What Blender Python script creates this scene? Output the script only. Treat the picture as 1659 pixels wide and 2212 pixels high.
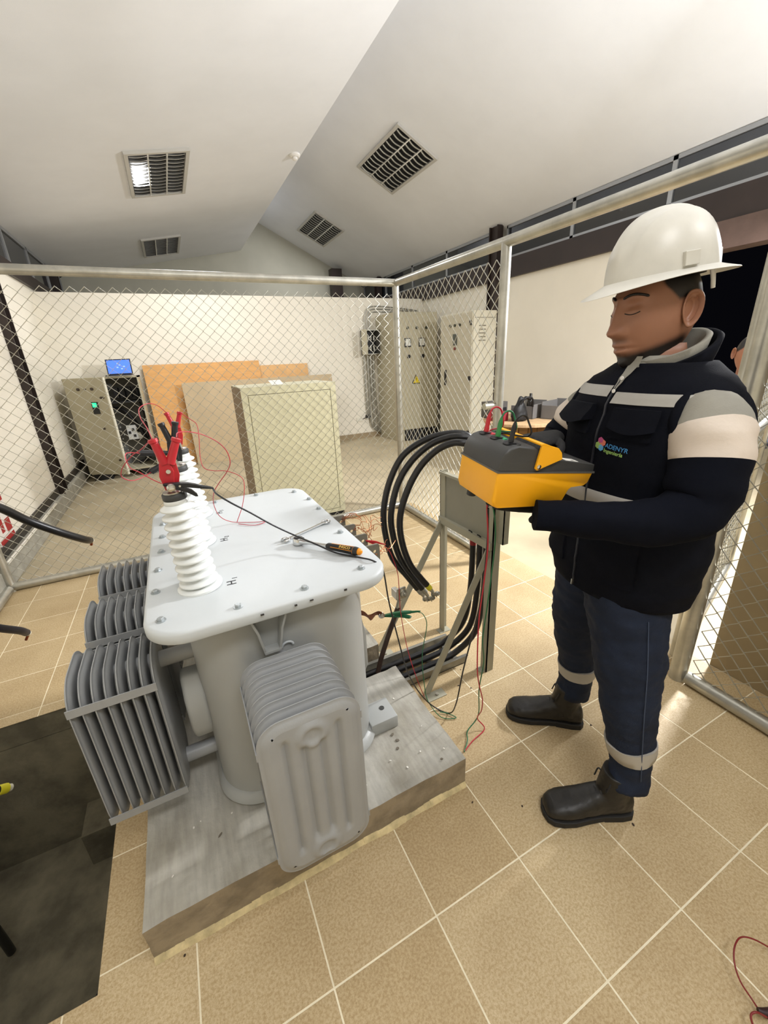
import bpy, bmesh, math, random
from mathutils import Vector, Matrix, Quaternion, noise
random.seed(7)
for o in list(bpy.data.objects): bpy.data.objects.remove(o, do_unlink=True)
SC = bpy.context.scene
COL = SC.collection
PI = math.pi

# ------------------------------------------------------------------ camera
def make_camera():
    cam = bpy.data.cameras.new('camera'); o = bpy.data.objects.new('camera', cam); COL.objects.link(o)
    f, yaw, pit, rol = 885.46, 0.448562, 0.359846, 0.0472058
    cam.sensor_fit = 'HORIZONTAL'; cam.sensor_width = 36.0; cam.lens = f*36.0/1659.0
    cam.clip_start = 0.02; cam.clip_end = 100
    fwd = Vector((math.sin(yaw)*math.cos(pit), math.cos(yaw)*math.cos(pit), -math.sin(pit)))
    right = Vector((math.cos(yaw), -math.sin(yaw), 0)); dn = fwd.cross(right)
    r2 = math.cos(rol)*right + math.sin(rol)*dn; d2 = -math.sin(rol)*right + math.cos(rol)*dn
    M = Matrix((( r2.x, -d2.x, -fwd.x, -0.0717), (r2.y, -d2.y, -fwd.y, -0.5598), (r2.z, -d2.z, -fwd.z, 1.4499), (0,0,0,1)))
    o.matrix_world = M
    SC.camera = o
make_camera()

# ------------------------------------------------------------------ world, lamps, exposure
W = bpy.data.worlds.new('world'); SC.world = W; W.use_nodes = True
W.node_tree.nodes['Background'].inputs[0].default_value = (0.002, 0.002, 0.003, 1)
W.node_tree.nodes['Background'].inputs[1].default_value = 1.0
def area(name, loc, target, size, power, color=(1, .95, .86), size_y=None, spread=None):
    L = bpy.data.lights.new(name, 'AREA'); L.energy = power; L.color = color; L.size = size
    if size_y: L.shape = 'RECTANGLE'; L.size_y = size_y
    if spread: L.spread = spread
    o = bpy.data.objects.new(name, L); COL.objects.link(o); o.location = loc
    d = Vector(target)-Vector(loc); o.rotation_euler = d.to_track_quat('-Z', 'Y').to_euler()
    o['kind'] = 'helper'
    return o
# work floodlights: one outside the gate shining in, one thrown up at the ceiling; fill lights at and away from the ceiling fixtures
area('flood_light', (4.2, 0.7, 2.45), (1.3, 1.3, 0.2), .35, 262, (.985, .985, 1))
area('flood_light', (3.7, -0.6, 0.7), (3.0, 0.2, 3.9), .5, 66, (.96, .98, 1), None, 2.1)
area('fill_light', (3.06, 5.13, 3.74), (2.95, 5.13, 3.5), .5, 12, (.985, .985, 1), 1.05)
area('fill_light', (.25, 5.29, 3.36), (.27, 5.29, 3.0), .5, 70, (.985, .985, 1), 1.05)  # fill added below the left ceiling light, which itself looks unlit
area('fill_light', (3.05, -1.6, 3.72), (2.95, -1.6, 3.0), .55, 46, (.985, .985, 1), 1.15)  # fill added behind the camera on the right, no fixture there
area('fill_light', (.25, -1.4, 3.33), (.27, -1.4, 3.0), .55, 44, (.985, .985, 1), 1.15)  # unseen fill added behind the camera on the left, without a fixture
area('fill_light', (3.06, 8.18, 3.74), (2.95, 8.18, 3.5), .5, 35, (.985, .985, 1), 1.05)
area('fill_light', (7.5, 2.0, 3.0), (6.8, 2.0, 0.0), 1.2, 50, (1, .95, .86))  # stands outside the right wall and points down beyond the doorway
vs = SC.view_settings
vs.view_transform = 'Standard'; vs.look = 'None'; vs.gamma = 1.0; vs.use_curve_mapping = False
vs.exposure = 0.0

# ------------------------------------------------------------------ materials
def lin(c):
    if isinstance(c, str):
        c = [int(c[i:i+2], 16)/255 for i in (0, 2, 4)]
    return tuple((v/12.92 if v <= .04045 else ((v+.055)/1.055)**2.4) for v in c[:3]) + (1,)
MATS = {}
def mat(name, col, rough=.5, metal=0, var=0, vscale=8, bump=0, bscale=60, spec=.5, col2=None, emit=None, estr=1, alpha=None, stretch=None, coat=0, detail=6, sheen=0):
    if name in MATS: return MATS[name]
    m = bpy.data.materials.new(name); m.use_nodes = True; MATS[name] = m
    nt = m.node_tree; b = nt.nodes['Principled BSDF']; c = lin(col)
    b.inputs['Base Color'].default_value = c; b.inputs['Roughness'].default_value = rough; b.inputs['Metallic'].default_value = metal
    b.inputs['Specular IOR Level'].default_value = spec
    if coat: b.inputs['Coat Weight'].default_value = coat
    if sheen: b.inputs['Sheen Weight'].default_value = sheen
    def coords(scale):
        tc = nt.nodes.new('ShaderNodeTexCoord'); mp = nt.nodes.new('ShaderNodeMapping'); nt.links.new(tc.outputs['Object'], mp.inputs[0])
        if stretch: mp.inputs['Scale'].default_value = stretch
        n = nt.nodes.new('ShaderNodeTexNoise'); n.inputs['Scale'].default_value = scale; n.inputs['Detail'].default_value = detail
        n.inputs['Roughness'].default_value = .6
        nt.links.new(mp.outputs[0], n.inputs['Vector']); return n
    if var or col2:
        n = coords(vscale); r = nt.nodes.new('ShaderNodeValToRGB')
        if col2: a, z = c, lin(col2)
        else: a = tuple(v*(1-var) for v in c[:3])+(1,); z = tuple(min(1, v*(1+var)) for v in c[:3])+(1,)
        r.color_ramp.elements[0].color = a; r.color_ramp.elements[1].color = z
        r.color_ramp.elements[0].position = .36; r.color_ramp.elements[1].position = .64
        nt.links.new(n.outputs['Fac'], r.inputs[0]); nt.links.new(r.outputs[0], b.inputs['Base Color'])
    if bump:
        n2 = coords(bscale); bp = nt.nodes.new('ShaderNodeBump'); bp.inputs['Strength'].default_value = bump; bp.inputs['Distance'].default_value = .004
        nt.links.new(n2.outputs['Fac'], bp.inputs['Height']); nt.links.new(bp.outputs[0], b.inputs['Normal'])
    if emit:
        b.inputs['Emission Color'].default_value = lin(emit); b.inputs['Emission Strength'].default_value = estr
    if alpha is not None: b.inputs['Alpha'].default_value = alpha
    return m
def glassmat(name, col, rough=.03, mix=.75):
    m = bpy.data.materials.new(name); m.use_nodes = True; MATS[name] = m; nt = m.node_tree
    b = nt.nodes['Principled BSDF']; b.inputs['Base Color'].default_value = lin(col); b.inputs['Roughness'].default_value = rough
    b.inputs['Specular IOR Level'].default_value = 1.0
    return m

# ------------------------------------------------------------------ mesh builder
def tag(o, label=None, cat=None, group=None, kind=None):
    if label: o['label'] = label
    if cat: o['category'] = cat
    if group: o['group'] = group
    if kind: o['kind'] = kind
    return o
def empty(name, loc, label=None, cat=None, group=None, kind=None):
    o = bpy.data.objects.new(name, None); COL.objects.link(o); o.location = loc; o.empty_display_size = .05
    return tag(o, label, cat, group, kind)
def base_of(o):
    v = Vector((0, 0, 0)); p = o
    while p: v = v + p.location + p.matrix_parent_inverse.translation; p = p.parent
    return v
def adopt(o, parent):
    """make o (built in world coordinates) a child of parent without moving it"""
    if parent is not None:
        o.parent = parent
        o.matrix_parent_inverse = Matrix.Translation(-base_of(parent))
    return o
def copy_tree(o, parent=None, move=(0, 0, 0)):
    c = o.copy(); COL.objects.link(c); c.parent = parent
    c.location = o.location + Vector(move)
    for ch in o.children: copy_tree(ch, c)
    return c
def V(*a): return Vector(a)
class MB:
    def __init__(s): s.v = []; s.f = []; s.mi = []; s.cm = 0
    def add(s, vs, fs):
        n = len(s.v); s.v += [tuple(v) for v in vs]; s.f += [tuple(i+n for i in f) for f in fs]; s.mi += [s.cm]*len(fs); return s
    def box(s, a, b, M=None):
        (x0, y0, z0), (x1, y1, z1) = a, b
        vs = [V(x0,y0,z0),V(x1,y0,z0),V(x1,y1,z0),V(x0,y1,z0),V(x0,y0,z1),V(x1,y0,z1),V(x1,y1,z1),V(x0,y1,z1)]
        if M is not None: vs = [M @ v for v in vs]
        return s.add(vs, [(3,2,1,0),(4,5,6,7),(0,1,5,4),(1,2,6,5),(2,3,7,6),(3,0,4,7)])
    def cbox(s, c, size, M=None):
        c = Vector(c); h = Vector(size)/2
        return s.box(c-h, c+h, M)
    def bar(s, p, q, w, d, up=(0, 0, 1)):
        p = Vector(p); q = Vector(q); t = (q-p).normalized(); u = Vector(up)
        if abs(t.dot(u)) > .98: u = Vector((0, 1, 0))
        a = t.cross(u).normalized(); b = a.cross(t).normalized()
        vs = [e + a*(i*w/2) + b*(j*d/2) for e in (p, q) for i, j in ((-1,-1),(1,-1),(1,1),(-1,1))]
        return s.add(vs, [(3,2,1,0),(4,5,6,7),(0,1,5,4),(1,2,6,5),(2,3,7,6),(3,0,4,7)])
    def tube(s, pts, r, n=8, cap=True, closed=False):
        pts = [Vector(p) for p in pts]; m = len(pts)
        rs = r if isinstance(r, (list, tuple)) else [r]*m
        T = []
        for i in range(m):
            a = pts[(i-1) % m] if (i > 0 or closed) else pts[i]; b = pts[(i+1) % m] if (i < m-1 or closed) else pts[i]
            d = b-a; T.append(d.normalized() if d.length > 1e-9 else Vector((0, 0, 1)))
        u = T[0].orthogonal().normalized(); vs = []
        for i in range(m):
            if i:
                q = T[i-1].rotation_difference(T[i]); u = q @ u
            u = (u - T[i]*u.dot(T[i])).normalized(); w = T[i].cross(u)
            for k in range(n):
                a = 2*PI*k/n; vs.append(pts[i] + (u*math.cos(a) + w*math.sin(a))*rs[i])
        fs = []
        for i in range(m-1 if not closed else m):
            j = (i+1) % m
            for k in range(n):
                fs.append((i*n+k, i*n+(k+1) % n, j*n+(k+1) % n, j*n+k))
        if cap and not closed:
            fs.append(tuple(range(n-1, -1, -1))); fs.append(tuple((m-1)*n+k for k in range(n)))
        return s.add(vs, fs)
    def cyl(s, p, q, r, n=16, r2=None): return s.tube([p, q], [r, r if r2 is None else r2], n)
    def lathe(s, prof, base, axis=(0, 0, 1), n=24, caps=True):
        """prof: list of (r, h) along axis from base"""
        base = Vector(base); ax = Vector(axis).normalized(); u = ax.orthogonal().normalized(); w = ax.cross(u); vs = []
        for r, h in prof:
            for k in range(n):
                a = 2*PI*k/n; vs.append(base + ax*h + (u*math.cos(a)+w*math.sin(a))*r)
        m = len(prof); fs = []
        for i in range(m-1):
            for k in range(n): fs.append((i*n+k, i*n+(k+1) % n, (i+1)*n+(k+1) % n, (i+1)*n+k))
        if caps: fs.append(tuple(range(n-1, -1, -1))); fs.append(tuple((m-1)*n+k for k in range(n)))
        return s.add(vs, fs)
    def loft(s, rings, cap=True):
        n = len(rings[0]); vs = [p for r in rings for p in r]; fs = []
        for i in range(len(rings)-1):
            for k in range(n): fs.append((i*n+k, i*n+(k+1) % n, (i+1)*n+(k+1) % n, (i+1)*n+k))
        if cap: fs.append(tuple(range(n-1, -1, -1))); fs.append(tuple((len(rings)-1)*n+k for k in range(n)))
        return s.add(vs, fs)
    def prism(s, poly, fn, d0, d1):
        """poly of 2d points; fn(u, v, d) -> world point"""
        n = len(poly); vs = [fn(u, v, d0) for u, v in poly] + [fn(u, v, d1) for u, v in poly]
        fs = [tuple(range(n-1, -1, -1)), tuple(range(n, 2*n))] + [(k, (k+1) % n, n+(k+1) % n, n+k) for k in range(n)]
        return s.add(vs, fs)
    def quad(s, a, b, c, d): return s.add([a, b, c, d], [(0, 1, 2, 3)])
    def ball(s, c, r, n=12, m=8, sc=(1, 1, 1)):
        c = Vector(c); vs = []; fs = []
        for i in range(m+1):
            t = PI*i/m
            for k in range(n):
                a = 2*PI*k/n
                vs.append(c+Vector((r*sc[0]*math.sin(t)*math.cos(a), r*sc[1]*math.sin(t)*math.sin(a), r*sc[2]*math.cos(t))))
        for i in range(m):
            for k in range(n): fs.append((i*n+k, (i+1)*n+k, (i+1)*n+(k+1) % n, i*n+(k+1) % n))
        return s.add(vs, fs)
    def build(s, name, m, parent=None, smooth=None, bevel=0, bseg=2, weld=True, sub=0, recalc=True):
        me = bpy.data.meshes.new(name); me.from_pydata(s.v, [], s.f)
        ms = m if isinstance(m, (list, tuple)) else [m]
        for x in ms: me.materials.append(x)
        for p, i in zip(me.polygons, s.mi): p.material_index = min(i, len(ms)-1)
        bm = bmesh.new(); bm.from_mesh(me)
        if weld: bmesh.ops.remove_doubles(bm, verts=bm.verts, dist=1e-6)
        if bevel:
            es = [e for e in bm.edges if len(e.link_faces) == 2 and e.calc_face_angle(0) > math.radians(35)]
            try: bmesh.ops.bevel(bm, geom=es, offset=bevel, segments=bseg, affect='EDGES', profile=.5, clamp_overlap=True)
            except Exception: pass
        if recalc: bmesh.ops.recalc_face_normals(bm, faces=bm.faces)
        bm.to_mesh(me); bm.free()
        if smooth is not None:
            if smooth is True: smooth = 40
            for p in me.polygons: p.use_smooth = True
            me.set_sharp_from_angle(angle=math.radians(smooth))
        o = bpy.data.objects.new(name, me); COL.objects.link(o)
        if sub:
            md = o.modifiers.new('sub', 'SUBSURF'); md.levels = sub; md.render_levels = sub
        return adopt(o, parent)
def spline(pts, n=8):
    """Catmull-Rom through pts"""
    P = [Vector(p) for p in pts]; P = [P[0]*2-P[1]] + P + [P[-1]*2-P[-2]]; out = []
    for i in range(1, len(P)-2):
        a, b, c, d = P[i-1], P[i], P[i+1], P[i+2]
        for k in range(n):
            t = k/n
            out.append(.5*((2*b)+(c-a)*t+(2*a-5*b+4*c-d)*t*t+(3*b-a-3*c+d)*t**3))
    out.append(P[-2]); return out
def rrect(x0, y0, x1, y1, r, n=6):
    o = []
    for cx, cy, a0 in ((x1-r, y1-r, 0), (x0+r, y1-r, PI/2), (x0+r, y0+r, PI), (x1-r, y0+r, 1.5*PI)):
        for k in range(n+1):
            a = a0+PI/2*k/n; o.append((cx+r*math.cos(a), cy+r*math.sin(a)))
    return o
TMP = bpy.data.scenes.new('tmp_eval')
def evaluated_mesh(o):
    COL.objects.unlink(o) if o.name in COL.objects else None
    TMP.collection.objects.link(o); vl = TMP.view_layers[0]; vl.update(); dg = vl.depsgraph; dg.update()
    me = bpy.data.meshes.new_from_object(o.evaluated_get(dg)); TMP.collection.objects.unlink(o); return me
def text_obj(name, txt, size, m, M, parent=None, ext=.0004, align='LEFT', font_shear=0, bold=0):
    cu = bpy.data.curves.new(name, 'FONT'); cu.body = txt; cu.size = size; cu.extrude = ext; cu.align_x = align; cu.offset = bold; cu.shear = font_shear
    t = bpy.data.objects.new(name, cu); me = evaluated_mesh(t)
    bpy.data.objects.remove(t, do_unlink=True); bpy.data.curves.remove(cu)
    me.name = name; me.materials.clear(); me.materials.append(m); me.transform(M)
    o = bpy.data.objects.new(name, me); COL.objects.link(o)
    return adopt(o, parent)
def frame(o, x, y):
    """matrix with local x,y along given world vectors, z = x cross y"""
    x = Vector(x).normalized(); y = Vector(y); y = (y-x*x.dot(y)).normalized(); z = x.cross(y)
    return Matrix(((x.x, y.x, z.x, o[0]), (x.y, y.y, z.y, o[1]), (x.z, y.z, z.z, o[2]), (0, 0, 0, 1)))
# ------------------------------------------------------------------ room shell
XL, XR, YB, YG, YF = -1.45, 4.5, 6.8, 9.6, -5.0
ZW = 2.45
PIT = (-1.32, .262, -.528, 1.435)     # x0,y0,x1,y1
PLX0, PLX1, PLY0, PLY1, PLZ = -.40, .597, .265, 1.42, .13
def lzl(x): return 3.348+.18*x
def lzr(x): return 5.27-.4845*x
def tilemat():
    m = bpy.data.materials.new('tile'); m.use_nodes = True; nt = m.node_tree; b = nt.nodes['Principled BSDF']
    b.inputs['Roughness'].default_value = .55
    g = nt.nodes.new('ShaderNodeNewGeometry')
    def N(scale, det, vec=None):
        n = nt.nodes.new('ShaderNodeTexNoise'); n.inputs['Scale'].default_value = scale; n.inputs['Detail'].default_value = det; n.inputs['Roughness'].default_value = .65
        nt.links.new(g.outputs['Position'], n.inputs['Vector']); return n
    def ramp(src, c0, c1, p0=.35, p1=.65):
        r = nt.nodes.new('ShaderNodeValToRGB'); r.color_ramp.elements[0].color = c0; r.color_ramp.elements[1].color = c1
        r.color_ramp.elements[0].position = p0; r.color_ramp.elements[1].position = p1; nt.links.new(src, r.inputs[0]); return r
    def mix(a, b2, f, typ='MULTIPLY'):
        x = nt.nodes.new('ShaderNodeMix'); x.data_type = 'RGBA'; x.blend_type = typ
        x.inputs[0].default_value = f; nt.links.new(a, x.inputs[6]); nt.links.new(b2, x.inputs[7]); return x.outputs[2]
    r1 = ramp(N(2.2, 4).outputs['Fac'], lin('bfaa85'), lin('cfbc98'))
    r2 = ramp(N(150, 3).outputs['Fac'], lin('ddd3bf'), lin('ffffff'), .38, .6)
    r3 = ramp(N(420, 1).outputs['Fac'], lin('d2c6a8'), lin('ffffff'), .3, .42)
    c = mix(r1.outputs[0], r2.outputs[0], .8); c = mix(c, r3.outputs[0], .6)
    oi = nt.nodes.new('ShaderNodeObjectInfo'); rr = ramp(oi.outputs['Random'], lin('eee9df'), lin('ffffff'), 0, 1)
    c = mix(c, rr.outputs[0], .8)
    nt.links.new(c, b.inputs['Base Color'])
    bp = nt.nodes.new('ShaderNodeBump'); bp.inputs['Strength'].default_value = .12; bp.inputs['Distance'].default_value = .002
    nt.links.new(N(60, 5).outputs['Fac'], bp.inputs['Height']); nt.links.new(bp.outputs[0], b.inputs['Normal'])
    return m
M_TILE = tilemat()
M_GROUT = mat('grout', 'ece2c6', .85, var=.08, vscale=15)
M_SCREED = mat('screed', 'b5a88c', .6, var=.12, vscale=1.6, bump=.1, bscale=40)
M_WALL = mat('cream_wall', 'ebe5d6', .8, var=.03, vscale=1.2, bump=.12, bscale=150)
M_CEIL = mat('ceiling_white', 'e9ebef', .85, var=.02, vscale=2, bump=.1, bscale=200)
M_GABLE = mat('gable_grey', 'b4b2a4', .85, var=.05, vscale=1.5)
M_CONC = mat('pit_concrete', '736c58', .9, var=.35, vscale=6, bump=.6, bscale=30)
M_BROWN = mat('dark_brown_steel', '2c211d', .5, var=.12, vscale=5)
M_ALU = mat('window_aluminium', 'a9abad', .38, metal=.6)
M_PANE = glassmat('window_pane', '23262a', .04)
M_KERB = mat('kerb_grey', 'a19e92', .85, var=.15, vscale=8, bump=.3, bscale=60)

# floor: a bed of grout with a hole for the pit, screed beyond the fence, tiles as pieces
TX0, TX1, TY0, TY1 = -1.44, 1.98, -1.8, 3.0
def rect_minus(rects, h):
    out = []
    for a in rects:
        x0, y0, x1, y1 = a; hx0, hy0, hx1, hy1 = h
        if hx0 >= x1 or hx1 <= x0 or hy0 >= y1 or hy1 <= y0: out.append(a); continue
        if hx0 > x0: out.append((x0, y0, hx0, y1))
        if hx1 < x1: out.append((hx1, y0, x1, y1))
        m0, m1 = max(x0, hx0), min(x1, hx1)
        if hy0 > y0: out.append((m0, y0, m1, hy0))
        if hy1 < y1: out.append((m0, hy1, m1, y1))
    return out
m = MB()
for r in rect_minus([(XL-.1, YF, TX1, TY1)], PIT): m.box((r[0], r[1], -.12), (r[2], r[3], -.0009))
m.cm = 1
m.box((TX1, YF, -.12), (12.0, 9.7, 0)); m.box((XL-.1, TY1, -.12), (TX1, 9.7, 0))
FLOOR = tag(m.build('floor', [M_GROUT, M_SCREED, M_CONC], weld=False), 'beige tiled floor with pale joints', None, None, 'structure')
for p_ in FLOOR.data.polygons:
    if abs(p_.normal.z) < .5 or p_.normal.z < -.5: p_.material_index = 2
tmesh = None; NT = 0
for i in range(-5, 7):
    for j in range(-6, 10):
        x0, y0, x1, y1 = i*.3+.0022, j*.3+.0022, i*.3+.2978, j*.3+.2978
        x0 = max(x0, TX0); x1 = min(x1, TX1)
        rs = rect_minus([(x0, y0, x1, y1)], PIT); rs = rect_minus(rs, (PLX0-.002, PLY0-.002, PLX1+.002, PLY1+.002))
        if not rs: continue
        full = len(rs) == 1 and abs(rs[0][2]-rs[0][0]-.2956) < 1e-6 and abs(rs[0][3]-rs[0][1]-.2956) < 1e-6
        if full and tmesh:
            o = bpy.data.objects.new('tile', tmesh); COL.objects.link(o); o.location = (x0, y0, 0); o.parent = FLOOR
        else:
            m = MB()
            for r in rs: m.box((r[0]-x0, r[1]-y0, -.008), (r[2]-x0, r[3]-y0, 0))
            o = m.build('tile', M_TILE, None, bevel=.0008 if full else 0, bseg=1)
            o.location = (x0, y0, 0); o.parent = FLOOR
            if full: tmesh = o.data
        NT += 1
# pit
m = MB(); x0, y0, x1, y1 = PIT; zb = -.8; t = .08
m.box((x0-t, y0-t, zb-t), (x1+t, y1+t, zb))
m.box((x0-t, y0-t, zb), (x0, y1+t, -.125)); m.box((x1, y0-t, zb), (x1+t, y1+t, -.125))
m.box((x0, y0-t, zb), (x1, y0, -.125)); m.box((x0, y1, zb), (x1, y1+t, -.125))
PITO = tag(m.build('wall_pit', M_CONC, weld=False), 'dark concrete cable pit sunk in the floor', None, None, 'structure')
MB().box((-.86, 1.25, -.799), (-.60, 1.434, -.60)).build('pit_step', M_CONC, PITO)

# walls
def wall(name, a, b, m=M_WALL, label=None):
    return tag(MB().box(a, b).build(name, m), label, None, None, 'structure')
wall('wall_back', (XL, YB, 0), (XR, YB+.12, ZW), label='cream partition wall across the back of the hall')
wall('wall_left', (XL-.15, YF, 0), (XL, YG, 2.50), label='cream side wall on the left')
wl = MB(); wl.box((XR, 2.15, 0), (XR+.15, YG, 2.42)); wl.box((XR, YF, 0), (XR+.15, -1.2, 2.42))
tag(wl.build('wall_right', M_WALL), 'cream side wall on the right', None, None, 'structure')
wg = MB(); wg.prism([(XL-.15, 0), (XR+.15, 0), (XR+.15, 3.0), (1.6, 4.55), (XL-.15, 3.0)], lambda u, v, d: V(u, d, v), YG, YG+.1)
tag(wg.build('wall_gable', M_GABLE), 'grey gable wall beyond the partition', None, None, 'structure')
wf = MB(); wf.prism([(XL-.15, 0), (XR+.15, 0), (XR+.15, 3.0), (1.6, 4.55), (XL-.15, 3.0)], lambda u, v, d: V(u, d, v), YF-.1, YF)
tag(wf.build('wall_front', M_WALL), 'cream end wall behind the photographer', None, None, 'structure')
# ceiling: two slopes, the right one rises over the edge of the left one
m = MB()
def slope(f, xa, xb, th):
    m.prism([(xa, f(xa)), (xb, f(xb)), (xb, f(xb)+th), (xa, f(xa)+th)], lambda u, v, d: V(u, d, v), YF, YG)
slope(lzl, XL-.3, 1.79, .05); slope(lzr, 1.70, XR+.4, .05)
m.box((1.70, YF, lzl(1.70)+.05), (1.74, YG, lzr(1.70)+.05))
tag(m.build('ceiling', M_CEIL, weld=False), 'white sloping ceiling in two planes', None, None, 'structure')

# side-wall clerestories: dark beam, aluminium frames, dark night panes
def clerestory(x, sx, z0, z1, y0, y1, n, idx):
    k = idx
    for i in range(n):
        a = y0+(y1-y0)*i/n; b = y0+(y1-y0)*(i+1)/n
        w = empty('window_%d' % k, (x, a, z0), 'dark clerestory window in a thin aluminium frame under the eaves', None, None, 'structure'); k += 1
        fr = MB(); t = .022
        fr.box((x-.02, a, z0), (x+.02, b, z0+t*1.6)); fr.box((x-.02, a, z1-t*1.6), (x+.02, b, z1))
        fr.box((x-.02, a, z0), (x+.02, a+t, z1)); fr.box((x-.02, b-t, z0), (x+.02, b, z1))
        fr.build('window_frame', M_ALU, w, weld=False)
        MB().box((x-.004, a+t, z0+t), (x+.004, b-t, z1-t)).build('pane', M_PANE, w)
    return k
k = clerestory(XR+.03, 1, 2.665, 3.075, -.95, 4.62, 5, 1)
k = clerestory(XR+.03, 1, 2.665, 3.075, 4.92, 9.5, 4, k)
k = clerestory(XL-.03, -1, 2.66, 3.07, 5.28, 9.5, 4, k)
k = clerestory(XL-.03, -1, 2.66, 3.07, -1.0, 5.1, 5, k)
tag(MB().box((XR-.05, YF, 2.42), (XR+.15, YG, 2.66)).build('trim_1', M_BROWN), 'dark brown beam along the top of the right wall', None, None, 'structure')
tag(MB().box((XL-.15, YF, 2.50), (XL+.04, YG, 2.65)).build('trim_2', M_BROWN), 'dark brown beam along the top of the left wall', None, None, 'structure')
def column(name, x, y, z0, z1, s=1):
    m = MB(); m.box((x-.05, y-.09, z0), (x+.05, y-.075, z1)); m.box((x-.05, y+.075, z0), (x+.05, y+.09, z1)); m.box((x-.012, y-.075, z0), (x+.012, y+.075, z1))
    return tag(m.build(name, M_BROWN, weld=False), 'dark brown steel column against the wall', None, None, 'structure')
column('trim_3', XR-.05, 4.77, 0, 3.1); column('trim_4', XL+.02, 5.17, .14, 3.07)
column('trim_5', XR-.05, 8.6, 0, 3.1); column('trim_6', XL+.02, 8.7, 0, 3.07)
column('trim_7', XR-.05, 0.1, 2.66, 3.1)
tag(MB().box((3.62, 9.2, 2.3), (3.86, 9.4, 3.35)).build('trim_8', M_BROWN), 'dark post above the partition wall', None, None, 'structure')
# door opening in the right wall with a brown lintel
m = MB(); m.box((XR-.06, -1.2, 2.20), (XR+.15, 2.15, 2.42)); m.box((XR-.06, 2.05, 0), (XR+.15, 2.15, 2.20)); m.box((XR-.06, -1.2, 0), (XR+.15, -1.1, 2.2))
tag(m.build('door_1', mat('brown_frame', '5d4a42', .5, var=.1), weld=False), 'brown framed wide doorway open to the dark', None, None, 'structure')
# left kerb, dark skirting and back baseboard
m = MB(); m.box((XL, 3.0, 0), (XL+.07, YB, .16)); m.box((XL, YF, 0), (XL+.07, 3.0, .16))
tag(m.build('trim_9', M_KERB, bevel=.008), 'grey rendered kerb along the foot of the left wall', None, None, 'structure')
tag(MB().box((XL, YF, .16), (XL+.02, YB, .235)).build('baseboard_left', mat('dark_skirting', '3a352e', .7, var=.2)), 'dark skirting strip on the left wall', None, None, 'structure')
tag(MB().box((XL, YB-.015, 0), (XR, YB, .10)).build('baseboard_back', mat('tan_skirting', '9c8a6c', .6, var=.1)), 'tan skirting along the back wall', None, None, 'structure')

# ceiling luminaires
M_LOUV = mat('louvre_mirror', 'f2f1ec', .22, metal=.55); M_LFRAME = mat('luminaire_frame', 'c6c4be', .45, metal=.2); M_LIN = mat('luminaire_tray', '171512', .4, metal=.3)
def luminaire(xc, yc, f, label):
    s = (f(xc+.1)-f(xc-.1))/.2; n = Vector((s, 0, -1)).normalized(); u = Vector((1, 0, s)).normalized(); o = Vector((xc, yc, f(xc)))+n*.0005
    Mx = Matrix(((u.x, 0, n.x, o.x), (u.y, 1, n.y, o.y), (u.z, 0, n.z, o.z), (0, 0, 0, 1)))
    e = empty('ceiling_light', o, label, 'ceiling light', 'louvred ceiling lights')
    a, b, t = .30, .585, .035
    m = MB()
    for A, B in (((-a, -b, 0), (-a+t, b, .026)), ((a-t, -b, 0), (a, b, .026)), ((-a+t, -b, 0), (a-t, -b+t, .026)), ((-a+t, b-t, 0), (a-t, b, .026))): m.box(A, B, Mx)
    m.build('frame', M_LFRAME, e, weld=False)
    MB().box((-a+t, -b+t, .001), (a-t, b-t, .004), Mx).build('reflector', M_LIN, e)
    w = (2*a-2*t)/3
    for i in (1, 2):
        m = MB(); x = -a+t+w*i; m.box((x-.007, -b+t, .006), (x+.007, b-t, .022), Mx); m.build('divider', M_LOUV, e)
    for c in range(3):
        for j in range(12):
            y = -b+t+(2*b-2*t)*(j+.5)/12; x0 = -a+t+w*c+.008; x1 = x0+w-.016
            m = MB(); R = 6; rings = []
            for q in range(R+1):
                x = x0+(x1-x0)*q/R; sag = .022*math.sin(PI*q/R)
                rings.append([Mx @ V(x, y-.016+sag, .024), Mx @ V(x, y+.012+sag, .020), Mx @ V(x, y+.004+sag, .008)])
            m.loft(rings); m.build('louvre', M_LOUV, e, smooth=60)
    return e
luminaire(.25, 5.29, lzl, 'nearer louvred ceiling light on the left slope')
luminaire(.255, 8.37, lzl, 'far dim louvred ceiling light on the left slope above the partition')
luminaire(3.06, 5.13, lzr, 'nearer louvred ceiling light tilted on the right slope')
luminaire(3.06, 8.18, lzr, 'far louvred ceiling light on the right slope')
e = empty('smoke_detector', (1.70, 5.02, lzl(1.70)), 'small white round smoke detector at the ceiling ridge', 'smoke detector')
MB().lathe([(.062, 0), (.062, -.02), (.05, -.032)], (1.70, 5.02, lzl(1.70)), n=20).build('base', mat('white_plastic', 'e8e6e2', .5), e, smooth=40)
MB().lathe([(.03, -.03), (.03, -.052), (.012, -.062)], (1.70, 5.02, lzl(1.70)), n=16).build('sensor', MATS['white_plastic'], e, smooth=40)
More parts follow.
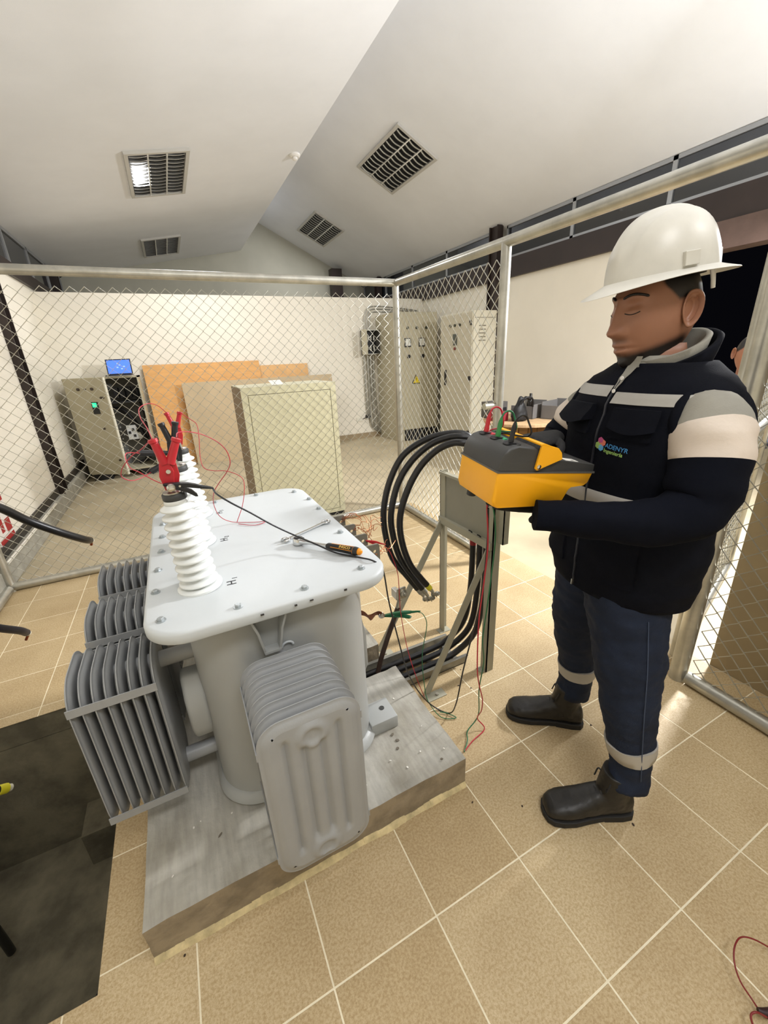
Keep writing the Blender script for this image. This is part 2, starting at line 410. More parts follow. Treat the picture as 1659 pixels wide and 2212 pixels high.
# ------------------------------------------------------------------ chain-link fence
M_GALV = mat('galvanised_tube', 'b9b7ad', .34, metal=.75, var=.14, vscale=9, bump=.05, bscale=90)
M_WIRE = mat('galvanised_wire', 'aeaca0', .38, metal=.65)
FA = Vector((1.83, 2.95, 0)); FB = Vector((1.735, -1.3, 0)); FD = (FB-FA).normalized()
def fpt(y, z): 
    t = (y-FA.y)/(FB.y-FA.y); p = FA+(FB-FA)*t; return Vector((p.x, p.y, z))
ZT = 2.045; RT = .03
def chain_link(a, b, z0, z1, name, parent, off=Vector((0, 0, 0)), cell=.078, r=.0026, jitter=.0):
    a = Vector(a); b = Vector(b); L = (b-a).length; d = (b-a)/L; nrm = Vector((-d.y, d.x, 0))
    n = int(L/(cell/2)); h = cell*.5; m = MB(); nz = int((z1-z0)/h)
    k = 0; x = 0.0; ph = 0
    while x < L-cell*.4:
        pts = []
        for j in range(nz+1):
            xx = x+(0 if (j+ph) % 2 == 0 else cell*.5+.004)
            s = .003*(1 if (j+ph) % 2 == 0 else -1)
            sag = .004*math.sin(x*3.1+j*.35)*jitter
            pts.append(a+d*min(max(xx, 0), L)+Vector((0, 0, z0+j*h))+nrm*s+off+d*sag)
        m.tube(pts, r, 4, cap=True)
        x += cell*.5; ph = 1-ph
    o = m.build(name, M_WIRE, parent, weld=False, recalc=False, smooth=60); o['kind'] = 'stuff'
    return o
def pipe(name, p, q, parent, r=RT):
    return MB().cyl(p, q, r, 20).build(name, M_GALV, parent, smooth=50)
# back run
e = empty('chain_link_fence', (0.3, 2.95, 0), 'chain-link fence with tube frame running across behind the transformer', 'fence')
pipe('top_rail', (-1.4, 2.95, ZT), (1.83, 2.95, ZT), e); pipe('bottom_rail', (-1.36, 2.95, .032), (1.80, 2.95, .032), e)
pipe('post', (-1.37, 2.95, 0), (-1.37, 2.95, ZT), e)
chain_link((-1.34, 2.95, 0), (1.80, 2.95, 0), .05, ZT-.05, 'wire_mesh', e)
# left return, only its foot shows
e = empty('chain_link_fence', (-1.37, 1.6, 0), 'short foot of tube fence at the left wall below the cut cables', 'fence')
pipe('bottom_rail', (-1.37, 2.90, .032), (-1.37, 1.5, .032), e); pipe('post', (-1.37, 1.5, 0), (-1.37, 1.5, 1.2), e)
# right run
e = empty('chain_link_fence', fpt(1.0, 0), 'chain-link fence with gate opening beside the worker, long top tube overhead', 'fence')
pipe('top_rail', fpt(2.95, ZT), fpt(-1.3, ZT-.03), e)
pipe('post', fpt(2.95, 0), fpt(2.95, ZT+.015), e); pipe('post', fpt(1.55, 0), fpt(1.55, ZT), e); pipe('post', fpt(.21, 0), fpt(.21, ZT-.02), e, .034); pipe('post', fpt(-1.3, 0), fpt(-1.3, ZT-.03), e)
pipe('bottom_rail', fpt(2.92, .032), fpt(1.58, .032), e); pipe('bottom_rail', fpt(.17, .032), fpt(-1.3, .032), e)
chain_link(fpt(2.92, 0), fpt(1.59, 0), .05, ZT-.05, 'wire_mesh', e)
chain_link(fpt(.17, 0), fpt(-1.28, 0), .05, ZT-.07, 'wire_mesh', e, jitter=1.5)
m = MB(); p = fpt(1.55, 1.13); m.cyl(p+V(-.10, -.0, 0), p+V(.02, 0, 0), .012, 12); m.cyl(p+V(-.05, .0, -.0), p+V(-.115, 0, 0), .02, 14)
m.build('gate_latch', M_GALV, e, smooth=40)
# gate leaf swung outwards
e = empty('gate_leaf', (1.80, .25, 0), 'chain-link gate leaf swung open behind the near fence post', 'gate')
g0 = Vector((1.84, .27, 0)); g1 = Vector((3.02, .62, 0))
for z in (.06, 1.02, 1.95): pipe('rail', g0+V(0, 0, z), g1+V(0, 0, z), e, .024)
for g in (g0, g1): pipe('stile', g+V(0, 0, .06), g+V(0, 0, 1.95), e, .024)
chain_link(g0, g1, .08, 1.93, 'wire_mesh', e, jitter=1)
# ------------------------------------------------------------------ plinth and transformer
def concmat():
    m = mat('plinth_concrete', '8f8c84', .88, bump=.55, bscale=55); nt = m.node_tree; b = nt.nodes['Principled BSDF']
    tc = nt.nodes.new('ShaderNodeTexCoord'); mp = nt.nodes.new('ShaderNodeMapping'); mp.inputs['Rotation'].default_value = (0, 0, .12); mp.inputs['Scale'].default_value = (22, 3, 8)
    n1 = nt.nodes.new('ShaderNodeTexNoise'); n1.inputs['Scale'].default_value = 3; n1.inputs['Detail'].default_value = 8
    n2 = nt.nodes.new('ShaderNodeTexNoise'); n2.inputs['Scale'].default_value = 4; n2.inputs['Detail'].default_value = 8
    nt.links.new(tc.outputs['Object'], mp.inputs[0]); nt.links.new(mp.outputs[0], n1.inputs['Vector']); nt.links.new(tc.outputs['Object'], n2.inputs['Vector'])
    r1 = nt.nodes.new('ShaderNodeValToRGB'); r1.color_ramp.elements[0].color = lin('aeaba2'); r1.color_ramp.elements[1].color = lin('bdbab0'); r1.color_ramp.elements[0].position = .35; r1.color_ramp.elements[1].position = .62
    r2 = nt.nodes.new('ShaderNodeValToRGB'); r2.color_ramp.elements[0].color = lin('c0bbb0'); r2.color_ramp.elements[1].color = lin('ffffff'); r2.color_ramp.elements[0].position = .32; r2.color_ramp.elements[1].position = .6
    nt.links.new(n1.outputs['Fac'], r1.inputs[0]); nt.links.new(n2.outputs['Fac'], r2.inputs[0])
    x = nt.nodes.new('ShaderNodeMix'); x.data_type = 'RGBA'; x.blend_type = 'MULTIPLY'; x.inputs[0].default_value = 1
    nt.links.new(r1.outputs[0], x.inputs[6]); nt.links.new(r2.outputs[0], x.inputs[7]); nt.links.new(x.outputs[2], b.inputs['Base Color'])
    return m
M_PLINTH = concmat()
NY0, NY1, NX = .785, .965, .40      # notch for the cable tray
e = empty('concrete_plinth', (.1, .8, 0), 'grey brushed concrete plinth under the transformer with rough edges', 'plinth')
m = MB()
pts = [(PLX0, PLY0), (PLX1, PLY0), (PLX1, NY0), (NX, NY0), (NX, NY1), (PLX1, NY1), (PLX1, PLY1), (PLX0, PLY1)]
m.prism(pts, lambda u, v, d: V(u, v, d), -.003, PLZ)
o = m.build('block', [M_PLINTH, mat('plinth_side', '8d806a', .9, var=.22, vscale=14, bump=.5, bscale=60)], e)
for p_ in o.data.polygons:
    if abs(p_.normal.z) < .5: p_.material_index = 1
bm = bmesh.new(); bm.from_mesh(o.data)
bmesh.ops.triangulate(bm, faces=[f for f in bm.faces if len(f.verts) > 4])
bmesh.ops.subdivide_edges(bm, edges=bm.edges, cuts=5, use_grid_fill=True)
for _ in range(1): bmesh.ops.subdivide_edges(bm, edges=[ed for ed in bm.edges if ed.calc_length() > .03], cuts=2, use_grid_fill=True)
for v in bm.verts:
    c = v.co
    if c.z > .05 or c.y < PLY0+.01:
        nz = noise.noise(c*28)*.0022+noise.noise(c*9)*.002
        v.co = c+Vector((nz, nz, nz if c.z > .1 else 0))
bm.to_mesh(o.data); bm.free()
m = MB()
for i in range(40):
    x = PLX0+(PLX1-PLX0)*i/40; x2 = PLX0+(PLX1-PLX0)*(i+1)/40
    h = .018+.012*noise.noise(V(x*12, 3, 1)); dd = .010+.006*noise.noise(V(x*9, 7, 2))
    m.prism([(0, 0), (-dd-.006, 0), (-dd, h*.5), (0, h)], lambda u, v, d: V(d, PLY0+.004+u, v+.0005), x, x2)
m.build('mortar_fillet', mat('mortar', 'c9b88c', .9, var=.25, vscale=20, bump=.5, bscale=50), e, weld=True)

TF = empty('transformer', (.10, .9, PLZ), 'light grey oil-filled distribution transformer with radiators and white bushings on the plinth', 'transformer')
M_TANK = mat('grey_tank_paint', 'a6a8a6', .42, var=.03, vscale=3, bump=.06, bscale=120)
M_COVER = mat('light_grey_cover_paint', 'c4c9cb', .45, var=.025, vscale=3, bump=.05, bscale=60)
M_RAD = mat('grey_radiator_paint', '9a9c9d', .38, var=.04, vscale=6, bump=.08, bscale=150)
M_BOLT = mat('grey_bolt', 'aab0b2', .35, metal=.5)
TX0_, TX1_, TY0_, TY1_ = -.165, .365, .452, 1.36; ZTOP = .862
def rr3(x0, y0, x1, y1, r, z, n=10, bow=0):
    out = []
    for x, y in rrect(x0, y0, x1, y1, r, n):
        if bow:
            cx, cy = (x0+x1)/2, (y0+y1)/2
            u, w = (x-cx)/((x1-x0)/2), (y-cy)/((y1-y0)/2)
            y += bow*(1-min(1, abs(u)))*(1 if w > .9 else -1 if w < -.9 else 0)
        out.append(V(x, y, z))
    return out
m = MB(); R = .14
m.loft([rr3(TX0_+.003, TY0_+.003, TX1_-.003, TY1_-.003, R, .150), rr3(TX0_, TY0_, TX1_, TY1_, R, .165), rr3(TX0_, TY0_, TX1_, TY1_, R, .835)])
m.build('tank', M_TANK, TF, smooth=35)
m = MB(); b = .016
m.loft([rr3(TX0_-b, TY0_-b, TX1_+b, TY1_+b, R, .143), rr3(TX0_-b, TY0_-b, TX1_+b, TY1_+b, R, .150), rr3(TX0_-.004, TY0_-.004, TX1_+.004, TY1_+.004, R, .172), rr3(TX0_+.01, TY0_+.01, TX1_-.01, TY1_-.01, R, .174)])
m.build('base_flange', M_TANK, TF, smooth=50)
CX0, CX1, CY0, CY1 = -.248, .413, .392, 1.43
m = MB(); cr = .10
def cring(ins, z): return rr3(CX0+ins, CY0+ins, CX1-ins, CY1-ins, cr-ins*.6, z, 12, .012)
m.loft([cring(.02, .828), cring(.002, .828), cring(0, .831), cring(0, .853), cring(.004, .860), cring(.010, ZTOP), cring(.07, ZTOP)])
CV = m.build('cover', M_COVER, TF, smooth=50)
BOLTS = [(-.206, .469), (-.026, .433), (.151, .433), (.333, .458), (.377, .748), (.389, 1.035), (.392, 1.183), (.362, 1.331), (.193, 1.388), (.01, 1.388), (-.16, 1.35),
         (-.221, .629), (-.217, .774), (-.209, .922), (-.207, 1.065), (-.207, 1.21)]
bmesh0 = None
for i, (x, y) in enumerate(BOLTS):
    if bmesh0 is None:
        m = MB(); m.lathe([(.0125, 0), (.0125, .002)], (0, 0, 0), n=16); m.lathe([(.0085, .002), (.0085, .008), (.0065, .0095)], (0, 0, 0), n=6)
        o = m.build('bolt', M_BOLT); bmesh0 = o.data
    else:
        o = bpy.data.objects.new('bolt', bmesh0); COL.objects.link(o)
    o.location = (x, y, ZTOP); o.rotation_euler = (0, 0, i*.7); adopt(o, CV)
M_STENCIL = mat('black_stencil', '202224', .6)
for n_, (x, y) in (('H1', (-.012, .560)), ('H2', (.006, .900)), ('H3', (.022, 1.215))):
    Mt = frame((x, y, ZTOP+.0003), (.05, 1, 0), (-1, .05, 0))
    text_obj('stencil', n_[0], .038, M_STENCIL, Mt, CV); text_obj('stencil', n_[1], .022, M_STENCIL, Mt @ Matrix.Translation((.034, -.005, 0)), CV)
# chipped paint along the front lip of the cover
m = MB()
for x, w in ((.02, .009), (.108, .007), (.150, .010), (.250, .008)):
    y = CY0-.012*(1-abs((x-.0825)/.33))
    m.box((x, y-.0006, .8475+random.random()*.003), (x+w, y+.002, .8525))
m.build('paint_chip', mat('chip_dark', '3b3835', .8), CV, weld=False)

# bushings
M_PORC = mat('white_porcelain', 'dfe2e0', .28, var=.02, coat=.3)
M_GASK = mat('dark_gasket', '3a3b3a', .6); M_ZINC = mat('zinc_steel', 'b9b6ac', .32, metal=.9, var=.1, vscale=30)
HB = [(-.105, .603), (-.09, .935), (-.073, 1.25)]
HTILT = Vector((-.045, 0, 1)).normalized()
def bushing(x, y):
    p = MB(); prof = [(.060, 0), (.060, .006), (.052, .010)]
    ns = 10; h0, h1 = .012, .258
    for i in range(ns):
        a = h0+(h1-h0)*i/ns; st = (h1-h0)/ns; rs = .0525-.0085*(i/(ns-1)); rc = .033-.005*(i/(ns-1))
        prof += [(rc, a), (rc+.002, a+st*.12), (rs-.004, a+st*.20), (rs-.0008, a+st*.27), (rs, a+st*.38), (rs-.0015, a+st*.50), (rs-.006, a+st*.58), (rc+.004, a+st*.78), (rc, a+st*.88)]
    prof += [(.031, h1), (.029, h1+.008)]
    base = Vector((x, y, ZTOP))
    p.lathe(prof, base, HTILT, n=32); b_ = p.build('bushing', M_PORC, TF, smooth=60)
    t = base+HTILT*.266
    MB().lathe([(.028, 0), (.030, .002), (.030, .016), (.028, .018)], t, HTILT, n=24).build('gasket', M_GASK, b_, smooth=50)
    MB().lathe([(.026, .018), (.026, .022), (.012, .024), (.010, .026), (.010, .06)], t, HTILT, n=16).build('terminal_cap', M_ZINC, b_, smooth=40)
    return t
BT = [bushing(*q) for q in HB]

# radiators: packs of pressed fins
def fin(y0, z0, y1, z1, r, T, emboss=0, seam=.0013, puff=.0088, N=10, rings=None):
    """pressed plate in local (a, b) plane; T maps (a, b, t) -> world"""
    out = rrect(y0, z0, y1, z1, r, N); cx, cz = (y0+y1)/2, (z0+z1)/2; m = MB()
    prof = [(0, seam), (.007, seam), (.0095, puff*.35), (.016, puff*.8), (.026, puff), (.045, puff)]
    def ring(ins, t):
        rr = max(r-ins*.8, .004); return [T(a, b, t) for a, b in rrect(y0+ins, z0+ins, y1-ins, z1-ins, rr, N)]
    if not emboss:
        L = [ring(i, -t) for i, t in prof[::-1]] + [ring(i, t) for i, t in prof]
        m.loft(L)
    else:
        L = [ring(i, -t) for i, t in prof[::-1]] + [ring(i, t) for i, t in prof[:5]]
        m.loft(L, cap=False)
        # embossed front face: fine grid of radial rings with grooves and bosses
        ins0 = .026; n2 = 26; K = 16
        base = []
        o2 = rrect(y0+ins0, z0+ins0, y1-ins0, z1-ins0, max(r-ins0*.8, .004), N)
        w_, h_ = (y1-y0), (z1-z0)
        def hgt(a, b):
            t = puff
            for gx in (-.36, -.12, .12, .36):
                ga = cx+gx*w_*.62*1.15; inner = abs(gx) < .2
                zt, zb = (z1-(.16 if inner else .10)*h_*1.0, z0+(.17 if inner else .12)*h_)
                if zb < b < zt:
                    fade = min(1, (zt-b)/.02, (b-zb)/.02); d = abs(a-ga); t -= .0105*fade*math.exp(-(d/.0075)**2)
            for bz in (z1-.105*h_*1.25, z0+.085*h_*1.2):
                d = math.hypot(a-cx, b-bz); t += .007*(1/(1+math.exp((d-.036)/.003))) - .007*(1/(1+math.exp((d-.020)/.0022)))
            return t
        nr, nb = 40, 84; vs = []; fs = []
        for j in range(nb+1):
            for i in range(nr+1):
                u = i/nr*2-1; v = j/nb*2-1
                a = cx+u*(w_/2-ins0); b = cz+v*(h_/2-ins0); rc = max(r-ins0*.8, .004)
                ex, ez = w_/2-ins0, h_/2-ins0
                # pull grid corners onto the rounded outline
                dx, dz = abs(a-cx)-(ex-rc), abs(b-cz)-(ez-rc)
                if dx > 0 and dz > 0:
                    mx = max(dx, dz); q = math.hypot(dx, dz); s_ = mx/q
                    a = cx+math.copysign(ex-rc+dx*s_, a-cx); b = cz+math.copysign(ez-rc+dz*s_, b-cz)
                edge = (i in (0, nr) or j in (0, nb))
                vs.append(T(a, b, puff if edge else hgt(a, b)))
        for j in range(nb):
            for i in range(nr): fs.append((j*(nr+1)+i, j*(nr+1)+i+1, (j+1)*(nr+1)+i+1, (j+1)*(nr+1)+i))
        m.add(vs, fs)
        m.add([T(a, b, -puff) for a, b in rrect(y0+.045, z0+.045, y1-.045, z1-.045, .004, N)], [tuple(range(4*(N+1)))])
    return m
RZ0, RZ1 = .212, .717; NF = 8
def header_pipes(e, pts, r=.032):
    for a, b in pts:
        MB().cyl(a, b, r, 20).build('header_pipe', M_RAD, e, smooth=50)
# front pack: plates face the camera side (-y)
e = adopt(empty('radiator', (.06, .28, RZ0)), None); e.parent = TF; e.matrix_parent_inverse = Matrix.Translation(-TF.location)
YF0, YF1 = .162, .385; XA, XB = -.060, .186
fm = None
for i in range(NF):
    y = YF0+(YF1-YF0)*i/(NF-1)
    if i == 0:
        fin(XA, RZ0, XB, RZ1, .058, lambda a, b, t: V(a, YF0-t, b), emboss=1).build('fin', M_RAD, e, smooth=50, weld=True)
    elif fm is None:
        o = fin(XA, RZ0, XB, RZ1, .058, lambda a, b, t: V(a, y-t, b)).build('fin', M_RAD, e, smooth=50); fm = o; y1st = y
    else:
        o = bpy.data.objects.new('fin', fm.data); COL.objects.link(o); o.location = (0, y-y1st, 0); adopt(o, e)
xc = (XA+XB)/2
header_pipes(e, [((xc, YF0, RZ1-.066), (xc, TY0_+.01, RZ1-.066)), ((xc, YF0, RZ0+.055), (xc, TY0_+.01, RZ0+.055))], .022)
for x in (XA-.0015, XB+.0015):
    for z in (RZ1-.075, RZ0+.075): MB().box((x-.0015, YF0-.002, z-.011), (x+.0015, YF1+.002, z+.011)).build('strap', M_RAD, e)
# three side packs: plates stand at right angles to the left wall of the tank
def side_pack(y0):
    e = empty('radiator', (-.36, y0+.12, RZ0)); e.parent = TF; e.matrix_parent_inverse = Matrix.Translation(-TF.location)
    y1 = y0+.245; xa, xb = -.458, -.264; fo = None
    for i in range(NF):
        x = xa+(xb-xa)*i/(NF-1)
        if fo is None: fo = fin(y0, RZ0, y1, RZ1, .085, lambda a, b, t: V(xa-t, a, b)).build('fin', M_RAD, e, smooth=50)
        else:
            o = bpy.data.objects.new('fin', fo.data); COL.objects.link(o); o.location = (x-xa, 0, 0); adopt(o, e)
    yc = (y0+y1)/2
    header_pipes(e, [((xa, yc, RZ1-.066), (TX0_+.01, yc, RZ1-.066)), ((xa, yc, RZ0+.055), (TX0_+.01, yc, RZ0+.055))], .024)
    for z in (RZ1-.062, RZ0+.05):
        MB().box((xa-.004, y0-.003, z-.012), (xb+.004, y0, z+.012)).build('strap', M_RAD, e); MB().box((xa-.004, y1, z-.012), (xb+.004, y1+.003, z+.012)).build('strap', M_RAD, e)
for y in (.50, .80, 1.10): side_pack(y)
# tank fittings
def bracket(sx, xw, y0, y1, z0, z1, dep):
    m = MB(); ch = .06
    poly = [(y0, z0+ch), (y0+ch*.6, z0), (y1-ch*.6, z0), (y1, z0+ch), (y1, z1-ch), (y1-ch*.6, z1), (y0+ch*.6, z1), (y0, z1-ch)]
    m.prism(poly, lambda u, v, d: V(xw+sx*d, u, v), -.01, dep)
    m.build('stiffener', M_TANK, TF, bevel=.012, bseg=3, smooth=50)
bracket(1, TX1_, .64, .82, .27, .53, .045); bracket(-1, TX0_, .54, .66, .36, .60, .05)
m = MB(); z = PLZ   # mounting foot with a bolt hole
m.box((TX1_-.02, .495, z), (.455, .60, z+.055)); m.build('mounting_foot', M_TANK, TF, bevel=.006, smooth=40)
MB().lathe([(.010, 0), (.010, .002), (.006, .0022)], (.415, .555, z+.0548), n=16).build('foot_hole', M_GASK, TF)
m = MB()                                      # lifting lug: channel standing out under the cover lip
zt, zb = .825, .700
for s in (-1, 1):
    pts = [(.041+s*.047, .828), (.041+s*.032, .775), (.041+s*.021, .700)]
    for i in range(2):
        (xa, za), (xb, zb2) = pts[i], pts[i+1]
        m.add([V(xa-.003, TY0_+.01, za), V(xa+.003, TY0_+.01, za), V(xb+.003, TY0_+.01, zb2), V(xb-.003, TY0_+.01, zb2),
               V(xa-.003, TY0_-.052+.012*i, za), V(xa+.003, TY0_-.052+.012*i, za), V(xb+.003, TY0_-.052+.012*(i+1), zb2), V(xb-.003, TY0_-.052+.012*(i+1), zb2)],
              [(0,1,2,3),(4,7,6,5),(0,4,5,1),(1,5,6,2),(2,6,7,3),(3,7,4,0)])
m.add([V(.041-.023, TY0_+.01, .697), V(.041+.023, TY0_+.01, .697), V(.041+.023, TY0_-.03, .697), V(.041-.023, TY0_-.03, .697), V(.041-.023, TY0_+.01, .704), V(.041+.023, TY0_+.01, .704), V(.041+.023, TY0_-.03, .704), V(.041-.023, TY0_-.03, .704)],
      [(3,2,1,0),(4,5,6,7),(0,1,5,4),(1,2,6,5),(2,3,7,6),(3,0,4,7)])
m.build('lifting_lug', M_TANK, TF, weld=False)
m = MB(); m.tube([(.085+.016*math.cos(a), TY0_-.006, .688+.012*math.sin(a)) for a in [PI*k/10 for k in range(11)]], .0035, 8); m.build('eyelet', M_COVER, TF, smooth=50)
# stickers on the right shoulder of the tank
def sticker(name, x, y, z, w, h, m_, ang):
    n = Vector((math.cos(ang), math.sin(ang), 0)); u = Vector((-n.y, n.x, 0))
    mb = MB(); mb.prism([(w/2*math.cos(2*PI*k/20), h/2*math.sin(2*PI*k/20)) for k in range(20)], lambda a, b, d: Vector((x, y, z))+u*a+n*d+V(0, 0, b), -.001, .0012)
    return mb.build(name, m_, TF)
sticker('sticker', TX1_+.001, .63, .665, .075, .125, mat('green_sticker', '46c850', .4), 0)
mb = MB(); mb.box((TX1_, .607, .475), (TX1_+.0015, .637, .565)); mb.build('sticker', mat('orange_sticker', 'e3a32a', .4), TF)
# low-voltage terminals: flat plates with holes standing out under the right lip of the cover
M_LVT = mat('tinned_terminal', '7f7b70', .5, metal=.15, var=.12, vscale=20)
LV = [.712, .822, .940, 1.065]
for y in LV:
    m = MB(); out = rrect(.425, .722, .513, .800, .010, 4); hx, hz = .494, .770
    N_ = len(out); hole = [(hx+.0075*math.cos(2*PI*k/16), hz+.0075*math.sin(2*PI*k/16)) for k in range(16)]
    for yy in (y-.004, y+.004): pass
    bm = bmesh.new()
    vo = [bm.verts.new((a, y-.004, b)) for a, b in out]; vh = [bm.verts.new((a, y-.004, b)) for a, b in hole]
    eo = [bm.edges.new((vo[i], vo[(i+1) % N_])) for i in range(N_)]; eh = [bm.edges.new((vh[i], vh[(i+1) % 16])) for i in range(16)]
    r_ = bmesh.ops.triangle_fill(bm, edges=eo+eh, use_beauty=True); 
    g = bmesh.ops.extrude_face_region(bm, geom=bm.faces[:]); bmesh.ops.translate(bm, vec=(0, .008, 0), verts=[v for v in g['geom'] if isinstance(v, bmesh.types.BMVert)])
    bmesh.ops.recalc_face_normals(bm, faces=bm.faces)
    me = bpy.data.meshes.new('terminal'); bm.to_mesh(me); bm.free(); me.materials.append(M_LVT)
    o = bpy.data.objects.new('terminal', me); COL.objects.link(o); adopt(o, TF)
    MB().cyl((TX1_-.01, y, .762), (.43, y, .762), .026, 20).build('terminal_neck', M_PORC, TF, smooth=50)
# ------------------------------------------------------------------ things behind the fence
M_BEIGE = mat('beige_steel', 'cdc8a8', .5, var=.03, vscale=3)
M_BEIGE2 = mat('grey_beige_steel', 'b5ad93', .5, var=.04, vscale=2.5)
M_BLACKP = mat('black_plastic', '17171a', .5)
M_DARKIN = mat('dark_interior', '26272a', .55, var=.2, vscale=10)
M_PIPE = mat('conduit_steel', 'a5a49c', .35, metal=.75)
M_PLY = mat('plywood_orange', 'd9a566', .65, var=.08, vscale=5, stretch=(1, 1, 6))
M_MDF = mat('mdf_tan', 'bda988', .7, var=.05, vscale=3)
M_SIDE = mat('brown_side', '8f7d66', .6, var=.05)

# cream equipment enclosure behind the fence
e = empty('steel_enclosure', (.84, 3.4, 0), 'low cream steel enclosure with framed front standing right behind the fence', 'enclosure')
x0, x1, y0, y1, z1 = .435, 1.262, 3.10, 3.66, 1.262
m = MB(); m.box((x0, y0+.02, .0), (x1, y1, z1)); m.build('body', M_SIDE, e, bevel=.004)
m = MB()
for a, b in (((x0, y0, .035), (x0+.05, y0+.02, z1)), ((x1-.05, y0, .035), (x1, y0+.02, z1)), ((x0+.05, y0, z1-.055), (x1-.05, y0+.02, z1)), ((x0+.05, y0, .035), (x1-.05, y0+.02, .07))): m.box(a, b)
m.build('front_frame', M_BEIGE, e, weld=False)
MB().box((x0+.054, y0+.002, .074), (x1-.054, y0+.019, z1-.059)).build('door', M_BEIGE, e, bevel=.003)
MB().box((x0, y0, z1), (x1, y1, z1+.006)).build('top_plate', M_BEIGE, e)
MB().box((x0+.01, y0+.015, 0), (x1-.01, y0+.03, .035)).build('plinth_strip', M_BLACKP, e)
o = tag(MB().box((0, -.05, 0), (.105, .05, .002)).build('paper_sheet', mat('white_paper', 'f0efe8', .7)), 'small white paper lying on top of the low cream enclosure', 'paper')
o.location = (.70, 3.18, z1+.007); o.rotation_euler = (.35, 0, .1); o.location.z = z1+.028

# switchgear module with its door ajar, back left
e = empty('switchgear_cabinet', (-.87, 6.45, 0), 'beige switchgear cabinet with its instrument door ajar in the back left corner', 'cabinet')
x0, x1, y0, y1, z1 = -1.30, -.44, 6.22, 6.72, 1.37
m = MB(); t = .02
m.box((x0, y0, .10), (x0+t, y1, z1)); m.box((x1-t, y0, .10), (x1, y1, z1)); m.box((x0, y0, z1-t), (x1, y1, z1)); m.box((x0, y0, .10), (x1, y1, .12)); m.box((x0, y1-t, .1), (x1, y1, z1))
m.build('body', M_BEIGE2, e, weld=False)
MB().box((x0+.03, y0+.05, 0), (x0+.25, y1, .10)).build('foot', M_BLACKP, e); MB().box((x1-.25, y0+.05, 0), (x1-.03, y1, .10)).build('foot', M_BLACKP, e)
MB().box((x0+t, y1-t-.06, .12), (x1-t, y1-t, z1-t)).build('mounting_plate', mat('grey_interior', '6b6c6a', .5, var=.1), e)
MB().box((x0+t, y0+.1, 1.02), (x1-t, y1-.09, 1.04)).build('shelf', M_DARKIN, e)
m = MB()
for i in range(4): m.box((-.80+i*.08, y0+.28, 1.08), (-.745+i*.08, y1-.09, 1.22))
m.build('breaker_row', M_BLACKP, e, weld=False)
m = MB(); m.box((-.75, y0+.2, .50), (-.58, y0+.24, .70)); m.build('instrument_plate', mat('pale_plate', 'cfd0cc', .5), e)
m = MB()
for i in range(5): m.cbox((-.72+.028*i+.02*(i % 2), y0+.195, .60+.05*math.sin(i*2.3)), (.03, .01, .035))
m.build('instrument_marks', M_BLACKP, e, weld=False)
for i, pts in enumerate([[(-.85, y0+.3, .95), (-.72, y0+.25, .9), (-.58, y0+.2, .62), (-.52, y0+.2, .35), (-.62, y0+.25, .16)], [(-.80, y0+.3, .92), (-.66, y0+.27, .80), (-.53, y0+.22, .50), (-.55, y0+.22, .22), (-.7, y0+.25, .15)], [(-.55, y0+.3, 1.2), (-.49, y0+.2, .9), (-.5, y0+.25, .5)]]):
    MB().tube(spline(pts, 8), .022 if i < 2 else .010, 10).build('cable', M_BLACKP, e, smooth=60)
m = MB()
for i in range(10): m.ball((-.83+random.random()*.08, y0+.2, .30+i*.055), .012, 6, 4)
m.build('connector_strip', M_PIPE, e, smooth=60)
# door: hinged at the left, free edge swung towards the hall
hx, hy = -1.28, 6.20; ex, ey = -.80, 5.86; d = Vector((ex-hx, ey-hy, 0)); L = d.length; d /= L; nn = Vector((d.y, -d.x, 0))
Md = Matrix(((d.x, -nn.x, 0, hx), (d.y, -nn.y, 0, hy), (0, 0, 1, 0), (0, 0, 0, 1)))
door = MB().box((0, -.018, .12), (L, 0, 1.375), Md).build('door', M_BEIGE2, e, bevel=.003)
MB().box((L-.012, -.02, .12), (L+.004, .012, 1.375), Md).build('door_edge', mat('pale_edge', 'd6d2c0', .5), door)
for u, z, r in ((.20, 1.24, .018), (.30, 1.24, .012), (.40, 1.24, .018), (.50, 1.13, .014), (.53, 1.13, .012), (.42, .74, .016), (.53, .32, .014)):
    MB().cyl(Md @ V(u, -.018, z), Md @ V(u, -.035, z), r, 14).build('push_button', mat('dark_button', '40352c', .4), door, smooth=40)
MB().box((.335, -.028, .93), (.425, -.018, 1.08), Md).build('meter', M_BLACKP, door)
MB().box((.348, -.030, 1.015), (.41, -.028, 1.07), Md).build('meter_screen', mat('green_screen', '27e79a', .4, emit='27e79a', estr=1.4), door)

# tablet computer standing open on the module
e = empty('laptop', (-.63, 6.3, 1.372), 'small open laptop with a lit blue screen on the beige switchgear cabinet', 'laptop')
tl = Matrix.Translation((-.80, 6.32, 1.379)) @ Matrix.Rotation(-.05, 4, 'Z')
MB().box((0, -.16, 0), (.30, .06, .012), tl).build('keyboard', M_BLACKP, e)
ts = tl @ Matrix.Translation((0, .06, .012)) @ Matrix.Rotation(math.radians(-12), 4, 'X')
s_ = MB().box((0, 0, 0), (.30, .012, .205), ts).build('lid', M_BLACKP, e)
MB().box((.012, -.001, .016), (.288, 0, .193), ts).build('screen', mat('blue_screen', '4a74e0', .3, emit='4a74e0', estr=.9), s_)
m = MB()
for a, b in ((.12, .09), (.15, .12), (.13, .14), (.17, .07), (.20, .10)): m.box((a, -.002, b), (a+.022, -.001, b+.014), ts)
m.build('screen_icon', mat('pale_blue', '8fb0f2', .3, emit='8fb0f2', estr=.9), s_, weld=False)

